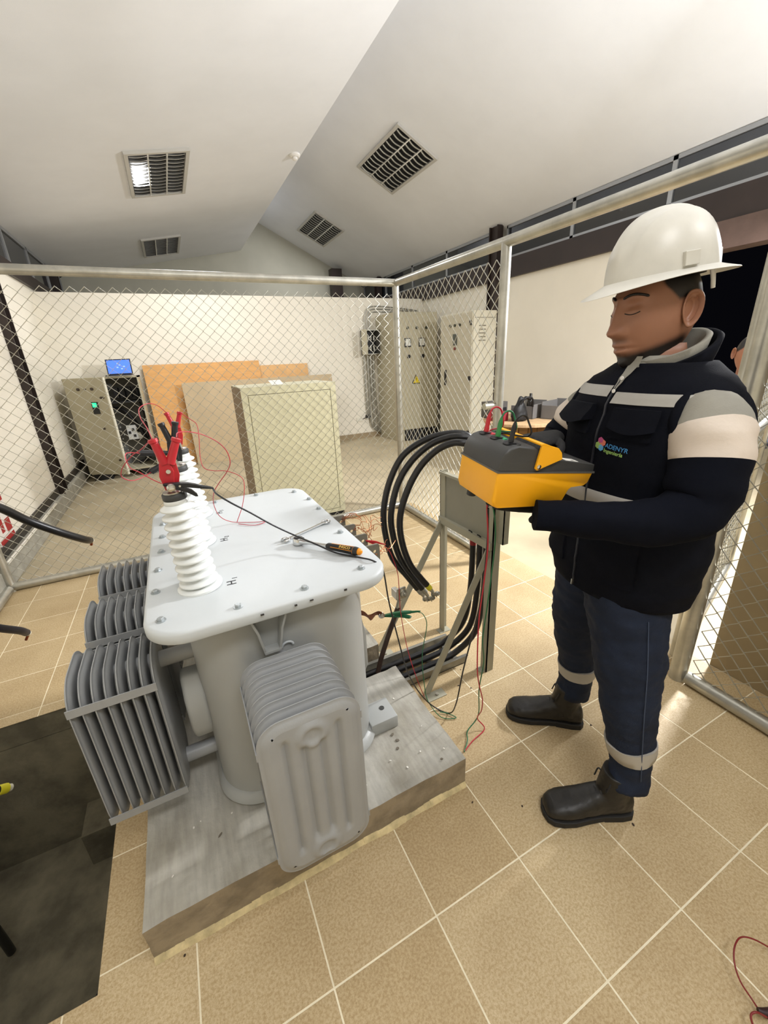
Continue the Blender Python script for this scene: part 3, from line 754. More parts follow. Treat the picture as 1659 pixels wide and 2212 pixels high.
# boards leaning against the back wall
def board(name, label, xa, xb, yb, yt, h, th, m_, z0=0):
    return tag(MB().prism([(yb, z0), (yb+th, z0), (yt+th, h), (yt, h)], lambda u, v, d: V(d, u, v), xa, xb).build(name, m_, bevel=.002), label, 'board')
board('plywood_board', 'tall orange plywood board leaning on the back wall beside the open cabinet', -.385, 1.30, 6.56, 6.74, 1.50, .018, M_PLY)
board('plywood_board', 'shorter orange plywood board showing past the tall one', 1.0, 2.12, 6.62, 6.77, 1.42, .018, mat('plywood_light', 'dcae74', .65, var=.08, vscale=5))
board('hardboard_sheet', 'tan sheet leaning in front of the orange plywood', .085, 2.47, 6.42, 6.56, 1.225, .02, M_MDF)

# tall cabinets, back right
def cabinet(name, label, x0, x1, y0, y1, z1):
    e = empty(name, ((x0+x1)/2, (y0+y1)/2, 0), label, 'cabinet'); return e
e = cabinet('control_cabinet', 'tall grey-beige control cabinet with gauges and warning triangle at the back wall', 3.47, 4.30, 6.0, 6.78, 2.15)
MB().box((3.47, 6.03, .0), (4.30, 6.78, 2.15)).build('body', M_BEIGE2, e, bevel=.006)
MB().box((3.50, 6.00, .20), (4.28, 6.03, 2.13)).build('door', M_BEIGE2, e, bevel=.005)
MB().box((3.60, 5.985, .005), (4.30, 6.03, .19)).build('kick_plate', M_BLACKP, e)
for x in (3.68, 3.86, 4.05): MB().cyl((x, 6.0, 1.90), (x, 5.975, 1.90), .022, 14).build('indicator', mat('dark_olive', '3e4034', .4), e, smooth=40)
for x in (3.68, 3.96):
    g = MB().box((x-.06, 5.985, 1.60), (x+.06, 6.0, 1.74)).build('gauge', M_BLACKP, e); MB().box((x-.048, 5.983, 1.62), (x+.048, 5.985, 1.728)).build('dial', mat('dial_white', 'deded6', .4), g)
    MB().cyl((x+.01, 6.0, 1.45), (x+.01, 5.97, 1.45), .03, 14).build('rotary_switch', M_BLACKP, e, smooth=40)
w = MB().prism([(-.085, 0), (.085, 0), (0, .15)], lambda u, v, d: V(3.84+u, d, 1.0+v), 5.997, 6.0).build('warning_sign', mat('yellow_sign', 'dcc21e', .4), e)
m = MB(); q = [(-.085, 0), (.085, 0), (0, .15)]
for i in range(3):
    a = q[i]; b = q[(i+1) % 3]; m.bar((3.84+a[0], 5.996, 1.0+a[1]), (3.84+b[0], 5.996, 1.0+b[1]), .012, .002, (0, 1, 0))
m.prism([(.012, .115), (-.012, .07), (.004, .072), (-.008, .03), (.016, .08), (0, .078)], lambda u, v, d: V(3.84+u, d, 1.0+v), 5.995, 5.997)
m.build('warning_mark', M_BLACKP, w, weld=False)
e = cabinet('control_cabinet', 'tall cream control cabinet with black door handle along the right wall', 4.0, 4.49, 4.66, 5.50, 2.03)
MB().box((4.02, 4.66, 0), (4.44, 5.50, 2.03)).build('body', mat('cream_cabinet', 'd3cdb9', .5, var=.03), e, bevel=.006)
dr = MB().box((4.00, 4.67, .10), (4.02, 5.44, 2.01)).build('door', mat('shade_cream', 'c2bba6', .5, var=.03), e, bevel=.004)
MB().box((3.975, 5.30, .98), (4.0, 5.335, 1.22)).build('handle', M_BLACKP, dr, bevel=.004)
for z in (1.84, 1.07, .25): MB().box((3.985, 4.67, z), (4.0, 4.72, z+.06)).build('hinge', M_BLACKP, dr)
for y in (5.20, 5.08, 4.96): MB().cyl((4.0, y, 1.86), (3.98, y, 1.86), .02, 12).build('indicator', MATS['dark_olive'], dr, smooth=40)
MB().box((3.99, 5.03, 1.58), (4.0, 5.13, 1.74)).build('meter', mat('meter_grey', '4c524c', .4), dr); MB().cyl((4.0, 5.08, 1.53), (3.985, 5.08, 1.53), .022, 12).build('push_button', mat('dull_red', '7c3a32', .4), dr, smooth=40)
for i in range(5): MB().box((4.12, 4.652, 1.62+i*.05), (4.24, 4.66, 1.632+i*.05)).build('vent_slot', mat('slot_grey', '77705f', .6), e)
MB().box((4.04, 4.655, 1.93), (4.42, 4.66, 1.937)).build('seam', MATS['slot_grey'], e)

# fuse enclosure and conduits on the back wall
e = empty('fuse_box', (3.3, 6.7, 1.5), 'small open fuse box with dark interior fixed high on the back wall', 'fuse box')
m = MB(); x0, x1, y0, y1, z0, z1 = 3.16, 3.46, 6.60, 6.785, 1.515, 1.92; t = .012
m.box((x0, y0, z0), (x0+t, y1, z1)); m.box((x1-t, y0, z0), (x1, y1, z1)); m.box((x0, y0, z0), (x1, y1, z0+t)); m.box((x0, y0, z1-t), (x1, y1, z1)); m.box((x0, y1-t, z0), (x1, y1, z1))
m.build('body', M_PIPE, e, weld=False)
MB().box((x0+t, y1-t-.01, z0+t), (x1-t, y1-t, z1-t)).build('back_plate', M_BLACKP, e)
MB().box((x0-.10, y0-.10, z0), (x0-.0, y0-.085, z1), None).build('open_door', M_BEIGE2, e)
m = MB()
for i in range(3):
    m.cyl((x0+.09+i*.06, y0+.08, z1-.10), (x0+.09+i*.06, y0+.08, z1-.17), .018, 10); m.cyl((x0+.07+i*.07, y0+.08, z0+.06), (x0+.08+i*.06, y0+.08, z0+.15), .022, 10)
m.build('fuse', M_PIPE, e, smooth=50, weld=False)
m = MB(); m.tube(spline([(x0+.06, y0+.06, z1-.05), (x0+.10, y0+.05, z1-.12), (x0+.07, y0+.06, z1-.2)], 6), .008, 6); m.build('white_wire', mat('white_wire', 'e6e4da', .5), e, smooth=60)
def conduit(label, pts, r=.018):
    return tag(MB().tube(spline(pts, 8), r, 10).build('conduit', M_PIPE, smooth=60), label, 'conduit', 'conduits at the fuse box')
Y = 6.755
for i, x in enumerate((3.26, 3.32, 3.38)):
    conduit('grey conduit dropping from the fuse box and bending right at the floor, %s of three' % ('leftmost', 'middle', 'rightmost')[i],
            [(x, Y, 1.50), (x, Y, .9), (x+.02*i, Y, .34-.04*i), (x+.06, Y, .17-.035*i), (x+.16, Y, .115-.03*i), (3.47+.0, Y, .105-.03*i)])
conduit('short conduit ending in a black wall socket left of the others', [(3.19, Y, 1.50), (3.19, Y, .9), (3.20, Y, .42)], .015)
for i in range(3):
    conduit('thin conduit rising from the fuse box and curving over the tall cabinet, %s of three' % ('outermost', 'middle', 'innermost')[i],
            [(3.24+.05*i, Y, 1.93), (3.24+.05*i, Y, 2.12-.03*i), (3.32+.03*i, Y, 2.28-.04*i), (3.55, Y, 2.31-.045*i), (4.1, Y, 2.27-.03*i), (4.35, Y, 2.24-.03*i)], .010)
e = empty('wall_socket', (3.16, 6.78, .42), 'black round plug in a cream wall socket below the conduits', 'socket')
MB().box((2.98, 6.785, .33), (3.10, 6.80, .40)).build('plate', mat('socket_cream', 'e3dfd0', .5), e, bevel=.004); MB().cyl((3.20, 6.79, .41), (3.20, 6.70, .41), .035, 14).build('plug', M_BLACKP, e, smooth=40)
MB().tube([(3.1, 6.76, .37), (3.15, 6.75, .39), (3.2, 6.74, .41)], .008, 6).build('cord', M_BLACKP, e, smooth=60)

# red fire-extinguisher sign on the left wall
e = empty('extinguisher_sign', (-1.445, 3.45, .3), 'red and white fire extinguisher sign low on the left wall', 'sign')
MR = mat('sign_red', 'a51f24', .5); MWt = mat('sign_white', 'ece6e0', .5)
Ms = frame((-1.448, 3.58, .17), (0, -1, 0), (0, 0, 1))     # local x towards the camera, y up, z into the room... faces +x
Ms = frame((-1.446, 3.60, .245), (0, -1, 0), (0, 0, 1)) 
Ms = Matrix(((0, 0, 1, -1.448), (1, 0, 0, 3.27), (0, 1, 0, .17), (0, 0, 0, 1)))
MB().box((0, 0, 0), (.33, .50, .004), Ms).build('board', MWt, e)
MB().box((.012, .012, .004), (.318, .10, .005), Ms).build('red_band', MR, e); MB().box((.012, .36, .004), (.318, .488, .005), Ms).build('red_band', MR, e)
m = MB(); m.box((.10, .14, .004), (.16, .33, .005), Ms); m.box((.20, .12, .004), (.31, .22, .005), Ms); m.build('pictogram', MR, e, weld=False)
text_obj('lettering', 'EXTINTOR', .052, MWt, Ms @ Matrix.Translation((.03, .405, .0052)), e)
# white conduit on the kerb
o = tag(MB().tube([(-1.375, 3.05, .175), (-1.375, 4.6, .175)], .013, 10).build('conduit', mat('white_pvc', 'e3dfd2', .5), smooth=60), 'white plastic conduit lying along the grey kerb by the left wall', 'conduit')
# ------------------------------------------------------------------ cable stand, tray, cables
M_OLIVE = mat('olive_grey_paint', 'a29f8d', .5, var=.05, vscale=6)
M_CABLE = mat('black_cable', '121214', .38, var=.2, vscale=20, bump=.05)
M_COPPER = mat('copper', '8a4a2c', .4, metal=.8, var=.25, vscale=60)
M_RED = mat('red_rubber', 'b3202a', .42); M_REDW = mat('red_wire', 'b32134', .4); M_GREENP = mat('green_plastic', '1f6b45', .42); M_BLKW = mat('black_wire', '141416', .4)
M_CHROME = mat('chrome', 'cfd0d0', .12, metal=1); M_WPOLY = mat('white_polymer', 'dedac8', .5)
e = empty('cable_stand', (1.03, .87, 0), 'olive-grey angle-iron cable stand with a flat panel between two legs', 'stand')
def angle(p, q, w, t, name, parent, sx=1, sy=1):
    m = MB(); (x, y, z0), z1 = p, q
    m.box((min(x, x+sx*t), min(y, y+sy*w), z0), (max(x, x+sx*t), max(y, y+sy*w), z1)); m.box((min(x, x+sx*w), min(y, y+sy*t), z0), (max(x, x+sx*w), max(y, y+sy*t), z1))
    return m.build(name, M_OLIVE, parent, weld=False)
angle((1.025, 1.065, 0), .925, .042, .005, 'leg', e, 1, -1); angle((1.025, .665, 0), .955, .042, .005, 'leg', e, 1, 1)
MB().box((1.030, .668, .675), (1.036, 1.06, .920)).build('panel', mat('panel_grey', '8f8d80', .5, var=.03), e)
MB().box((1.012, .668, .655), (1.036, 1.06, .690)).build('panel_lip', M_OLIVE, e); MB().box((1.014, .668, .910), (1.036, 1.06, .922)).build('panel_lip', M_OLIVE, e)
angle((1.045, .628, .69), .955, .03, .004, 'side_channel', e, 1, 1)
for y, xf in ((1.045, .635), (.682, .70)):
    MB().bar((1.026, y, .665), (xf, y, .012), .034, .006, (0, 1, 0)).build('brace', M_OLIVE, e)
for x, y in ((.72, .66), (.64, 1.02)):
    p = MB().box((x-.035, y-.02, 0), (x+.06, y+.025, .004)).build('foot_plate', M_OLIVE, e); MB().lathe([(.008, .004), (.008, .012)], (x+.02, y, 0), n=6).build('anchor_bolt', M_ZINC, p)
for y in (1.04, .69):
    MB().box((1.0, y-.02, 0), (1.07, y+.02, .004)).build('foot_plate', M_OLIVE, e)
for y in (.74, .80): MB().tube([(1.02, y, .692), (1.012, y, .70), (1.006, y+.008, .704)], .003, 6).build('wire_tie', M_BLKW, e, smooth=60)
# tray
e = empty('cable_tray', (.72, .85, 0), 'grey metal cable tray on the floor between plinth and stand', 'cable tray')
M_TRAY = mat('tray_steel', '8d8b82', .4, metal=.6, var=.15, vscale=12)
for y in (.768, .938):
    m = MB(); s = 1 if y < .85 else -1
    m.box((.42, y, .002), (.985, y+s*.003, .055)); m.box((.42, y, .052), (.985, y-s*.014, .055)); m.box((.42, y, .002), (.985, y+s*.014, .005)); m.build('side_rail', M_TRAY, e, weld=False)
for x in (.50, .66, .82, .95): MB().box((x-.012, .772, .004), (x+.012, .934, .012)).build('rung', M_TRAY, e)
m = MB(); m.box((.655, .775, .018), (.69, .93, .058)); 
# power cables
CA = [(1.024, .88, 1.125), (.961, .939, 1.124), (.887, .992, 1.097), (.802, 1.034, 1.032), (.738, 1.047, .921), (.699, 1.042, .795), (.693, 1.027, .685), (.71, .996, .561), (.766, .957, .464), (.808, .932, .395)]
CB = [(.994, .84, 1.12), (.952, .89, 1.118), (.889, .939, 1.088), (.816, .976, 1.02), (.753, .996, .92), (.71, .991, .786), (.71, .977, .677), (.731, .95, .564), (.781, .916, .467), (.815, .902, .41)]
CC = [(.964, .80, 1.106), (.932, .845, 1.102), (.88, .888, 1.068), (.818, .92, .996), (.761, .935, .891), (.726, .937, .778), (.725, .924, .67), (.749, .90, .562), (.792, .879, .487), (.822, .872, .443)]
for i, (P, lab) in enumerate(((CA, 'thick black power cable forming the outermost arc of the three beside the stand'), (CB, 'thick black power cable forming the middle arc of the three beside the stand'), (CC, 'thick black power cable forming the innermost arc, yellow tape below its lug'))):
    y = (.90, .855, .805)[i]; yv = (.86, .81, .765)[i]
    low = [(.43, y, .034), (.60, y, .034), (.80, y, .036), (.93, y-.01, .06), (1.03, yv, .17), (1.066, yv-.005, .36), (1.068, yv-.01, .65), (1.068, yv, .95), (1.060, (yv+P[0][1])/2, 1.08)]
    e = empty('power_cable', (.43, y, .02), lab, 'cable', 'power cables over the stand')
    pts = spline(low+P, 6); MB().tube(pts, .0148, 14).build('sheath', M_CABLE, e, smooth=60)
    d = (Vector(P[-1])-Vector(P[-2])).normalized(); p = Vector(P[-1])
    n = d.orthogonal().normalized()
    MB().cyl(p-d*.002, p+d*.028, .0135, 14).build('tape', mat('yellow_tape', 'd8cf2e', .5) if i == 2 else M_PIPE, e, smooth=50)
    lug = MB(); lug.cyl(p+d*.028, p+d*.050, .011, 14, .008); lug.bar(p+d*.046, p+d*.082, .022, .006); lug.build('lug', M_ZINC, e, smooth=40)
    bo = MB(); c = p+d*.068; ax = Vector((.35, -.75, .4)).normalized()
    bo.lathe([(.0135, -.012), (.0135, -.006), (.009, -.006), (.009, .012), (.0115, .012), (.0115, .020), (.008, .021), (.008, .027)], c, ax, n=12); bo.build('lug_bolt', M_ZINC, e, smooth=35)
    if i == 0:
        MB().tube(pts[35:38], .0156, 12).build('red_mark', mat('red_tape', '8c1d22', .5), e, smooth=60)
# neutral conductor: brown cable up from the tray with a clamp on top
e = empty('neutral_cable', (.55, .88, .05), 'dark brown braided cable standing up from the tray with a bolted clamp', 'cable')
NB = [(.545, .872, .045), (.572, .889, .102), (.613, .902, .184), (.662, .916, .276), (.692, .922, .338)]
MB().tube(spline(NB, 6), .012, 12).build('sheath', mat('brown_cable', '3a2a22', .5, var=.2, vscale=40), e, smooth=60)
MB().tube([(.688, .921, .33), (.703, .925, .372)], .0115, 12).build('ferrule', M_ZINC, e, smooth=50)
m = MB(); m.cbox((.713, .925, .405), (.046, .012, .058)); m.cbox((.700, .955, .392), (.024, .05, .045)); m.build('clamp', M_ZINC, e, bevel=.002, weld=False)
MB().lathe([(.017, -.004), (.017, .004), (.013, .006), (.013, .012), (.0085, .012), (.0085, .024)], (.722, .917, .402), (.25, -.9, .2), n=16).build('clamp_bolt', M_ZINC, e, smooth=40)
# earthing strap with green clip
e = empty('copper_strap', (.4, .667, .55), 'short twisted copper earthing strap bolted beside the tank', 'strap')
st = spline([(.368, .64, .575), (.40, .667, .555), (.443, .721, .497), (.486, .778, .438), (.544, .836, .404), (.585, .872, .358)], 6); m = MB(); rings = []
for i, p in enumerate(st):
    a = i/len(st)*PI*1.7; w = Vector((0, .5, .8)) * math.cos(a)+Vector((.7, -.5, .3))*math.sin(a); w = w.normalized()*.0115; t = Vector((.002, 0, .001))
    rings.append([p-w-t, p+w-t, p+w+t, p-w+t])
m.loft(rings); m.build('band', M_COPPER, e, smooth=60)
MB().lathe([(.014, -.004), (.014, .002), (.011, .004), (.011, .012)], (.572, .855, .372), (.1, -.9, .35), n=12).build('strap_bolt', M_CHROME, e, smooth=35)
def croc(name, label, tip, tail, up, w, m_, cat='clip', group=None):
    """small insulated crocodile clip from jaw tip to lead tail"""
    tip, tail, up = Vector(tip), Vector(tail), Vector(up).normalized(); d = (tail-tip); L = d.length; d /= L; up = (up-d*up.dot(d)).normalized(); s = d.cross(up)
    e = empty(name, tip, label, cat, group)
    def P(a, b, c): return tip+d*(a*L)+up*(b*w)+s*(c*w*.36)
    for sg, nm in ((1, 'upper_jaw'), (-1, 'lower_jaw')):
        poly = [(0, .02*sg), (.05, .16*sg), (.35, .42*sg), (.62, .62*sg), (.86, 1.05*sg), (.93, 1.0*sg), (.90, .75*sg), (.74, .25*sg), (.45, .0), (.1, .02*sg)] if sg < 0 else [(0, .02), (.05, .16), (.35, .44), (.62, .55), (.80, .50), (1.0, .34), (1.0, .02), (.5, .0), (.1, .02)]
        MB().prism(poly, P, -1, 1).build(nm, m_, e, bevel=.001)
    MB().cyl(tip+d*(L*.42)+s*w*.42+up*w*.1, tip+d*(L*.42)-s*w*.42+up*w*.1, w*.13, 10).build('pivot', M_CHROME, e, smooth=40)
    MB().tube([tail+up*w*.18-d*L*.04, tail+up*w*.18+d*L*.22, tail+up*w*.16+d*L*.30], [w*.26, w*.18, w*.11], 10).build('boot', m_, e, smooth=50)
    return e
croc('green_clip', 'dark green crocodile clip gripping the earthing strap', (.590, .875, .352), (.675, .762, .405), (0, 0, 1), .022, M_GREENP)
def wire(name, label, pts, r, m_, cat='wire', n=6, group=None):
    return tag(MB().tube(spline(pts, n), r, 8).build(name, m_, smooth=60), label, cat, group)
wire('green_lead', 'thin green lead looping from the green clip down to the floor', [(.690, .742, .417), (.712, .728, .405), (.721, .713, .356), (.689, .694, .26), (.676, .681, .2), (.667, .65, .101), (.67, .625, .03), (.685, .545, .006), (.738, .512, .006), (.722, .546, .006), (.695, .572, .006)], .0018, M_GREENP)
# red clip on a low-voltage terminal and its lead
croc('red_clip', 'small red crocodile clip on a low-voltage terminal right of the cover', (.503, .815, .772), (.572, .818, .738), (0, 0, 1), .014, M_RED)
wire('red_lead', 'thin red lead hanging from the small red clip to the floor', [(.585, .815, .727), (.606, .817, .70), (.622, .818, .66), (.637, .804, .577), (.628, .776, .422), (.634, .736, .252), (.656, .697, .106), (.681, .677, .008)], .0016, M_REDW)
# bare copper wires tied between the low-voltage terminals
def hair(seed, a, b, sag, n=7):
    rd = random.Random(seed); a, b = Vector(a), Vector(b); out = []
    for i in range(n):
        t = i/(n-1); out.append(a.lerp(b, t)+Vector((rd.uniform(-.008, .012), rd.uniform(-.01, .01), sag*math.sin(PI*t)+rd.uniform(-.012, .012))))
    return out
for k, (a, b, lab) in enumerate((((.496, 1.065, .772), (.560, .96, .79), 'twisted bare copper wires tied to the farthest low-voltage terminal'), ((.496, .94, .772), (.565, .90, .74), 'twisted bare copper wires tied to the second farthest low-voltage terminal'), ((.505, .822, .79), (.60, .90, .79), 'frayed bare copper wires splaying up from the third low-voltage terminal'), ((.500, .712, .765), (.59, .79, .745), 'loose bare copper loop at the nearest low-voltage terminal'))):
    e = empty('copper_wire', a, lab, 'wire', 'bare copper wires')
    for s in range(4 if k else 5):
        b2 = Vector(b)+Vector((.02*math.sin(s*2+k), .03*math.cos(s*1.7), .022*math.sin(s*3+k)))
        MB().tube(spline(hair(k*10+s, a, b2, .03 if k < 3 else -.012), 4), .0012, 5).build('strand', mat('copper_wire', 'b9714a', .35, metal=.7), e, smooth=60)

# clamps on the bushing terminals
def big_clamp(name, label, top1, top2, piv, jaw, m_, r=.0088, yd=0):
    e = empty(name, jaw, label, 'clamp'); piv = Vector(piv); jaw = Vector(jaw); yv = Vector((0, 1, 0))
    for i, tp in enumerate((top1, top2)):
        tp = Vector(tp); d = (piv-tp).normalized(); L = (piv-tp).length; o_ = yv*(.004 if i else -.004)
        h = MB().tube([tp, tp+d*.008, tp+d*.010, tp+d*.5*L, tp+d*.78*L], [r*1.12, r*1.12, r*.92, r, r*1.12], 14).build('handle', m_, e, smooth=40)
        q = tp+d*.70*L; n2 = Vector((d.z, 0, -d.x)).normalized(); q2 = jaw+Vector((.004 if i else -.004, 0, 0))
        mid = q.lerp(q2, .45)
        body = [q-n2*r*1.1, q+n2*r*1.1, mid+n2*r*1.75, q2+n2*r*1.1, q2-n2*r*1.1, mid-n2*r*1.75]
        mb = MB(); vs_ = [b_+o_-yv*.0042 for b_ in body]+[b_+o_+yv*.0042 for b_ in body]; K = len(body)
        mb.add(vs_, [tuple(range(K-1, -1, -1)), tuple(range(K, 2*K))]+[(k, (k+1) % K, K+(k+1) % K, K+k) for k in range(K)]); mb.build('jaw', m_, e, bevel=.0015)
    MB().cyl(piv-yv*.016, piv+yv*.016, .0055, 12).build('pivot', M_CHROME, e, smooth=40)
    return e
c1 = big_clamp('test_clamp', 'large red two-handled test clamp on the nearest bushing', (-.137, .60, 1.287), (-.083, .60, 1.283), (-.118, .60, 1.205), (-.119, .60, 1.158), M_RED, .0105)
big_clamp('test_clamp', 'red two-handled test clamp on the farthest bushing', (-.106, 1.25, 1.290), (-.058, 1.25, 1.288), (-.084, 1.25, 1.215), (-.086, 1.25, 1.165), M_RED, .0088)
big_clamp('test_clamp', 'black two-handled test clamp upright on the middle bushing', (-.122, .935, 1.287), (-.080, .935, 1.287), (-.100, .935, 1.205), (-.098, .935, 1.160), M_BLACKP, .0095)
def flat_clamp():
    e = empty('test_clamp', (-.10, .93, 1.17), 'black test clamp lying sideways from the middle bushing to the left', 'clamp')
    for tp, z2 in (((-.197, .925, 1.203), 1.19), ((-.180, .925, 1.140), 1.168)):
        MB().tube([tp, (-.14, .928, (tp[2]+z2*2)/3), (-.105, .93, z2)], [.010, .009, .006], 12).build('handle', M_BLACKP, e, smooth=50)
    MB().box((-.125, .922, 1.168), (-.092, .932, 1.196)).build('jaw', M_BLACKP, e, bevel=.003); MB().cyl((-.112, .915, 1.181), (-.112, .94, 1.181), .006, 12).build('pivot', M_COPPER, e, smooth=40)
flat_clamp()
for i, (x, y, z) in enumerate(((-.118, .57, 1.168), (-.098, .90, 1.185), (-.085, 1.215, 1.20))):
    pass
croc('black_clip', 'black crocodile clip on the nearest bushing bolt leading to the black lead', (-.137, .578, 1.176), (-.050, .582, 1.150), (0, 0, 1), .021, M_BLACKP)
tag(MB().lathe([(.0105, 0), (.0105, .007), (.006, .009)], (-.120, .568, 1.168), (.1, -1, .05), n=14).build('bushing_nut', M_CHROME, smooth=40), 'bright nut on the nearest bushing terminal', 'nut')
# thin red wires between the clamps
RWS = [([(-.137, .60, 1.289), (-.149, .719, 1.301), (-.167, .842, 1.319), (-.171, .958, 1.336), (-.149, 1.056, 1.341), (-.126, 1.146, 1.326), (-.106, 1.25, 1.292)], 'thin red wire arching between the two red clamps on the left'),
       ([(-.083, .60, 1.285), (-.077, .65, 1.29), (-.048, .69, 1.283), (-.014, .723, 1.266), (.022, .75, 1.237), (.043, .758, 1.205), (.048, .771, 1.166), (.035, .795, 1.133), (.006, .824, 1.092), (-.012, .85, 1.057), (-.016, .93, .994), (-.001, .998, .924), (.039, 1.061, .872), (.101, 1.03, .866), (.157, 1.0, .867), (.128, .985, .866), (.099, .998, .866), (.062, 1.035, .866)], 'long thin red wire looping from the nearest red clamp down onto the cover'),
       ([(-.058, 1.25, 1.29), (-.049, 1.225, 1.280), (-.029, 1.21, 1.262), (-.009, 1.2, 1.24), (-.011, 1.185, 1.192), (-.021, 1.167, 1.124), (-.017, 1.151, 1.081), (.013, 1.136, 1.067), (.061, 1.115, 1.062), (.106, 1.088, 1.038), (.112, 1.075, 1.002), (.092, 1.06, .933), (.059, 1.054, .868)], 'thin red wire hanging from the farthest red clamp to the cover'),
       ([(-.137, .60, 1.289), (-.171, .678, 1.254), (-.202, .735, 1.23), (-.237, .789, 1.191), (-.251, .834, 1.156), (-.232, .868, 1.133), (-.203, .906, 1.131), (-.178, .925, 1.14)], 'thin red wire drooping left of the bushings towards the sideways clamp'),
       ([(-.197, .925, 1.203), (-.225, .83, 1.222), (-.215, .74, 1.20), (-.191, .689, 1.193), (-.161, .650, 1.176), (-.141, .625, 1.168)], 'thin red wire end curling beneath the nearest red clamp')]
for p, lab in RWS: wire('red_wire', lab, p, .0013, M_REDW, group='red wires at the bushings')
# black lead from its clip over the cover and down
wire('black_lead', 'black test lead running from the bushing clip across the cover and down to the floor',
     [(-.024, .583, 1.146), (-.014, .625, 1.115), (.021, .66, 1.072), (.071, .684, 1.024), (.136, .695, .963), (.207, .704, .905), (.249, .635, .893), (.300, .575, .872), (.35, .525, .866), (.383, .472, .866), (.425, .50, .81), (.472, .564, .639), (.512, .582, .453), (.556, .598, .267), (.62, .618, .112), (.679, .602, .02), (.725, .545, .008), (.705, .471, .138), (.697, .423, .341), (.687, .37, .528), (.68, .319, .725), (.657, .278, .926), (.622, .24, 1.062)], .0027, M_BLKW, 'lead', 8)

# ------------------------------------------------------------------ tools on the cover
e = empty('combination_wrench', (.25, .82, ZTOP), 'chrome combination wrench lying on the cover behind the ratchet', 'wrench')
a, b = Vector((.185, .775, ZTOP+.006)), Vector((.362, .862, ZTOP+.006)); d = (b-a).normalized(); s = Vector((-d.y, d.x, 0))
m = MB(); rings = []
for t, w, h in ((.05, .009, .004), (.15, .0065, .0035), (.5, .006, .003), (.85, .0065, .0035), (.95, .009, .004)):
    c = a.lerp(b, t); rings.append([c+s*w+V(0, 0, h*.4), c+s*w*.6+V(0, 0, h), c-s*w*.6+V(0, 0, h), c-s*w+V(0, 0, h*.4), c-s*w*.6-V(0, 0, h), c+s*w*.6-V(0, 0, h)])
m.loft(rings); m.build('shaft', M_CHROME, e, smooth=50)
m = MB(); m.tube([b+Vector((math.cos(2*PI*k/20)*.013, math.sin(2*PI*k/20)*.013, .001)) for k in range(20)], .0052, 8, closed=True); m.build('ring_end', M_CHROME, e, smooth=60)
m = MB(); th0 = math.atan2(-d.y, -d.x)
m.tube([a+Vector((math.cos(th0+.55+(2*PI-1.1)*k/16)*.0125, math.sin(th0+.55+(2*PI-1.1)*k/16)*.0125, .001)) for k in range(17)], .0056, 8); m.build('open_end', M_CHROME, e, smooth=60)
e = empty('ratchet', (.29, .63, ZTOP), 'chrome ratchet handle with black and orange grip lying on the cover', 'ratchet')
a, b = Vector((.217, .728, ZTOP+.014)), Vector((.360, .535, ZTOP+.016)); d = (b-a).normalized(); s = Vector((-d.y, d.x, 0)); up = V(0, 0, 1)
m = MB(); m.lathe([(.014, -.012), (.0185, -.010), (.0185, .008), (.016, .011)], a, up, n=24); m.build('head', M_CHROME, e, smooth=40)
MB().lathe([(.0105, .011), (.0105, .0125)], a-d*.004, up, n=20).build('drive_ring', M_BLACKP, e); MB().lathe([(.0065, .0125), (.0065, .014)], a-d*.004, up, n=16).build('release_button', M_CHROME, e)
MB().prism([(-.004, -.006), (.010, -.004), (.010, .004), (-.004, .003)], lambda u, v, z: a+d*(.014+u)+s*v+up*z, .010, .0145).build('direction_lever', M_BLACKP, e)
MB().tube([a+d*.010, a+d*.03, a+d*.05, a+d*.10, a+d*.125], [.014, .0105, .0065, .006, .007], 12).build('shank', M_CHROME, e, smooth=50)
L = (b-a).length
g = MB().tube([a+d*.118, a+d*.125, a+d*.16, a+d*.20, a+d*(L-.012), a+d*(L-.002)], [.008, .0115, .0120, .0130, .0145, .0125], 14).build('grip', mat('black_grip', '1c1c1c', .55), e, smooth=50)
ORG = mat('orange_plastic', 'e8941a', .35)
MB().ball(b+d*.001, .0115, 12, 8).build('end_cap', ORG, g, smooth=60)
ct = a+d*.190+Vector((-.0, 0, 0)); side = (up*.8-s*.6).normalized()
tx = frame(a+d*.172+side*.0137-(side.cross(d))*.004, d, side.cross(d))
text_obj('grip_lettering', 'INGCO', .0125, mat('pale_gold', 'd9b25a', .4), tx, g, .0006, bold=.0002)
for o_ in (-.0085, .0085):
    MB().bar(a+d*.14+side*.0118+side.cross(d)*o_*.8, a+d*(L-.02)+side*.0128+side.cross(d)*o_, .0012, .0012).build('grip_line', ORG, g)
MB().tube([a+d*(L-.018)+side.cross(d)*.0126*math.cos(t)+side*.0126*math.sin(t) for t in [2*PI*k/14*1.0 for k in range(15)]], .0018, 6).build('grip_band', ORG, g, smooth=60)

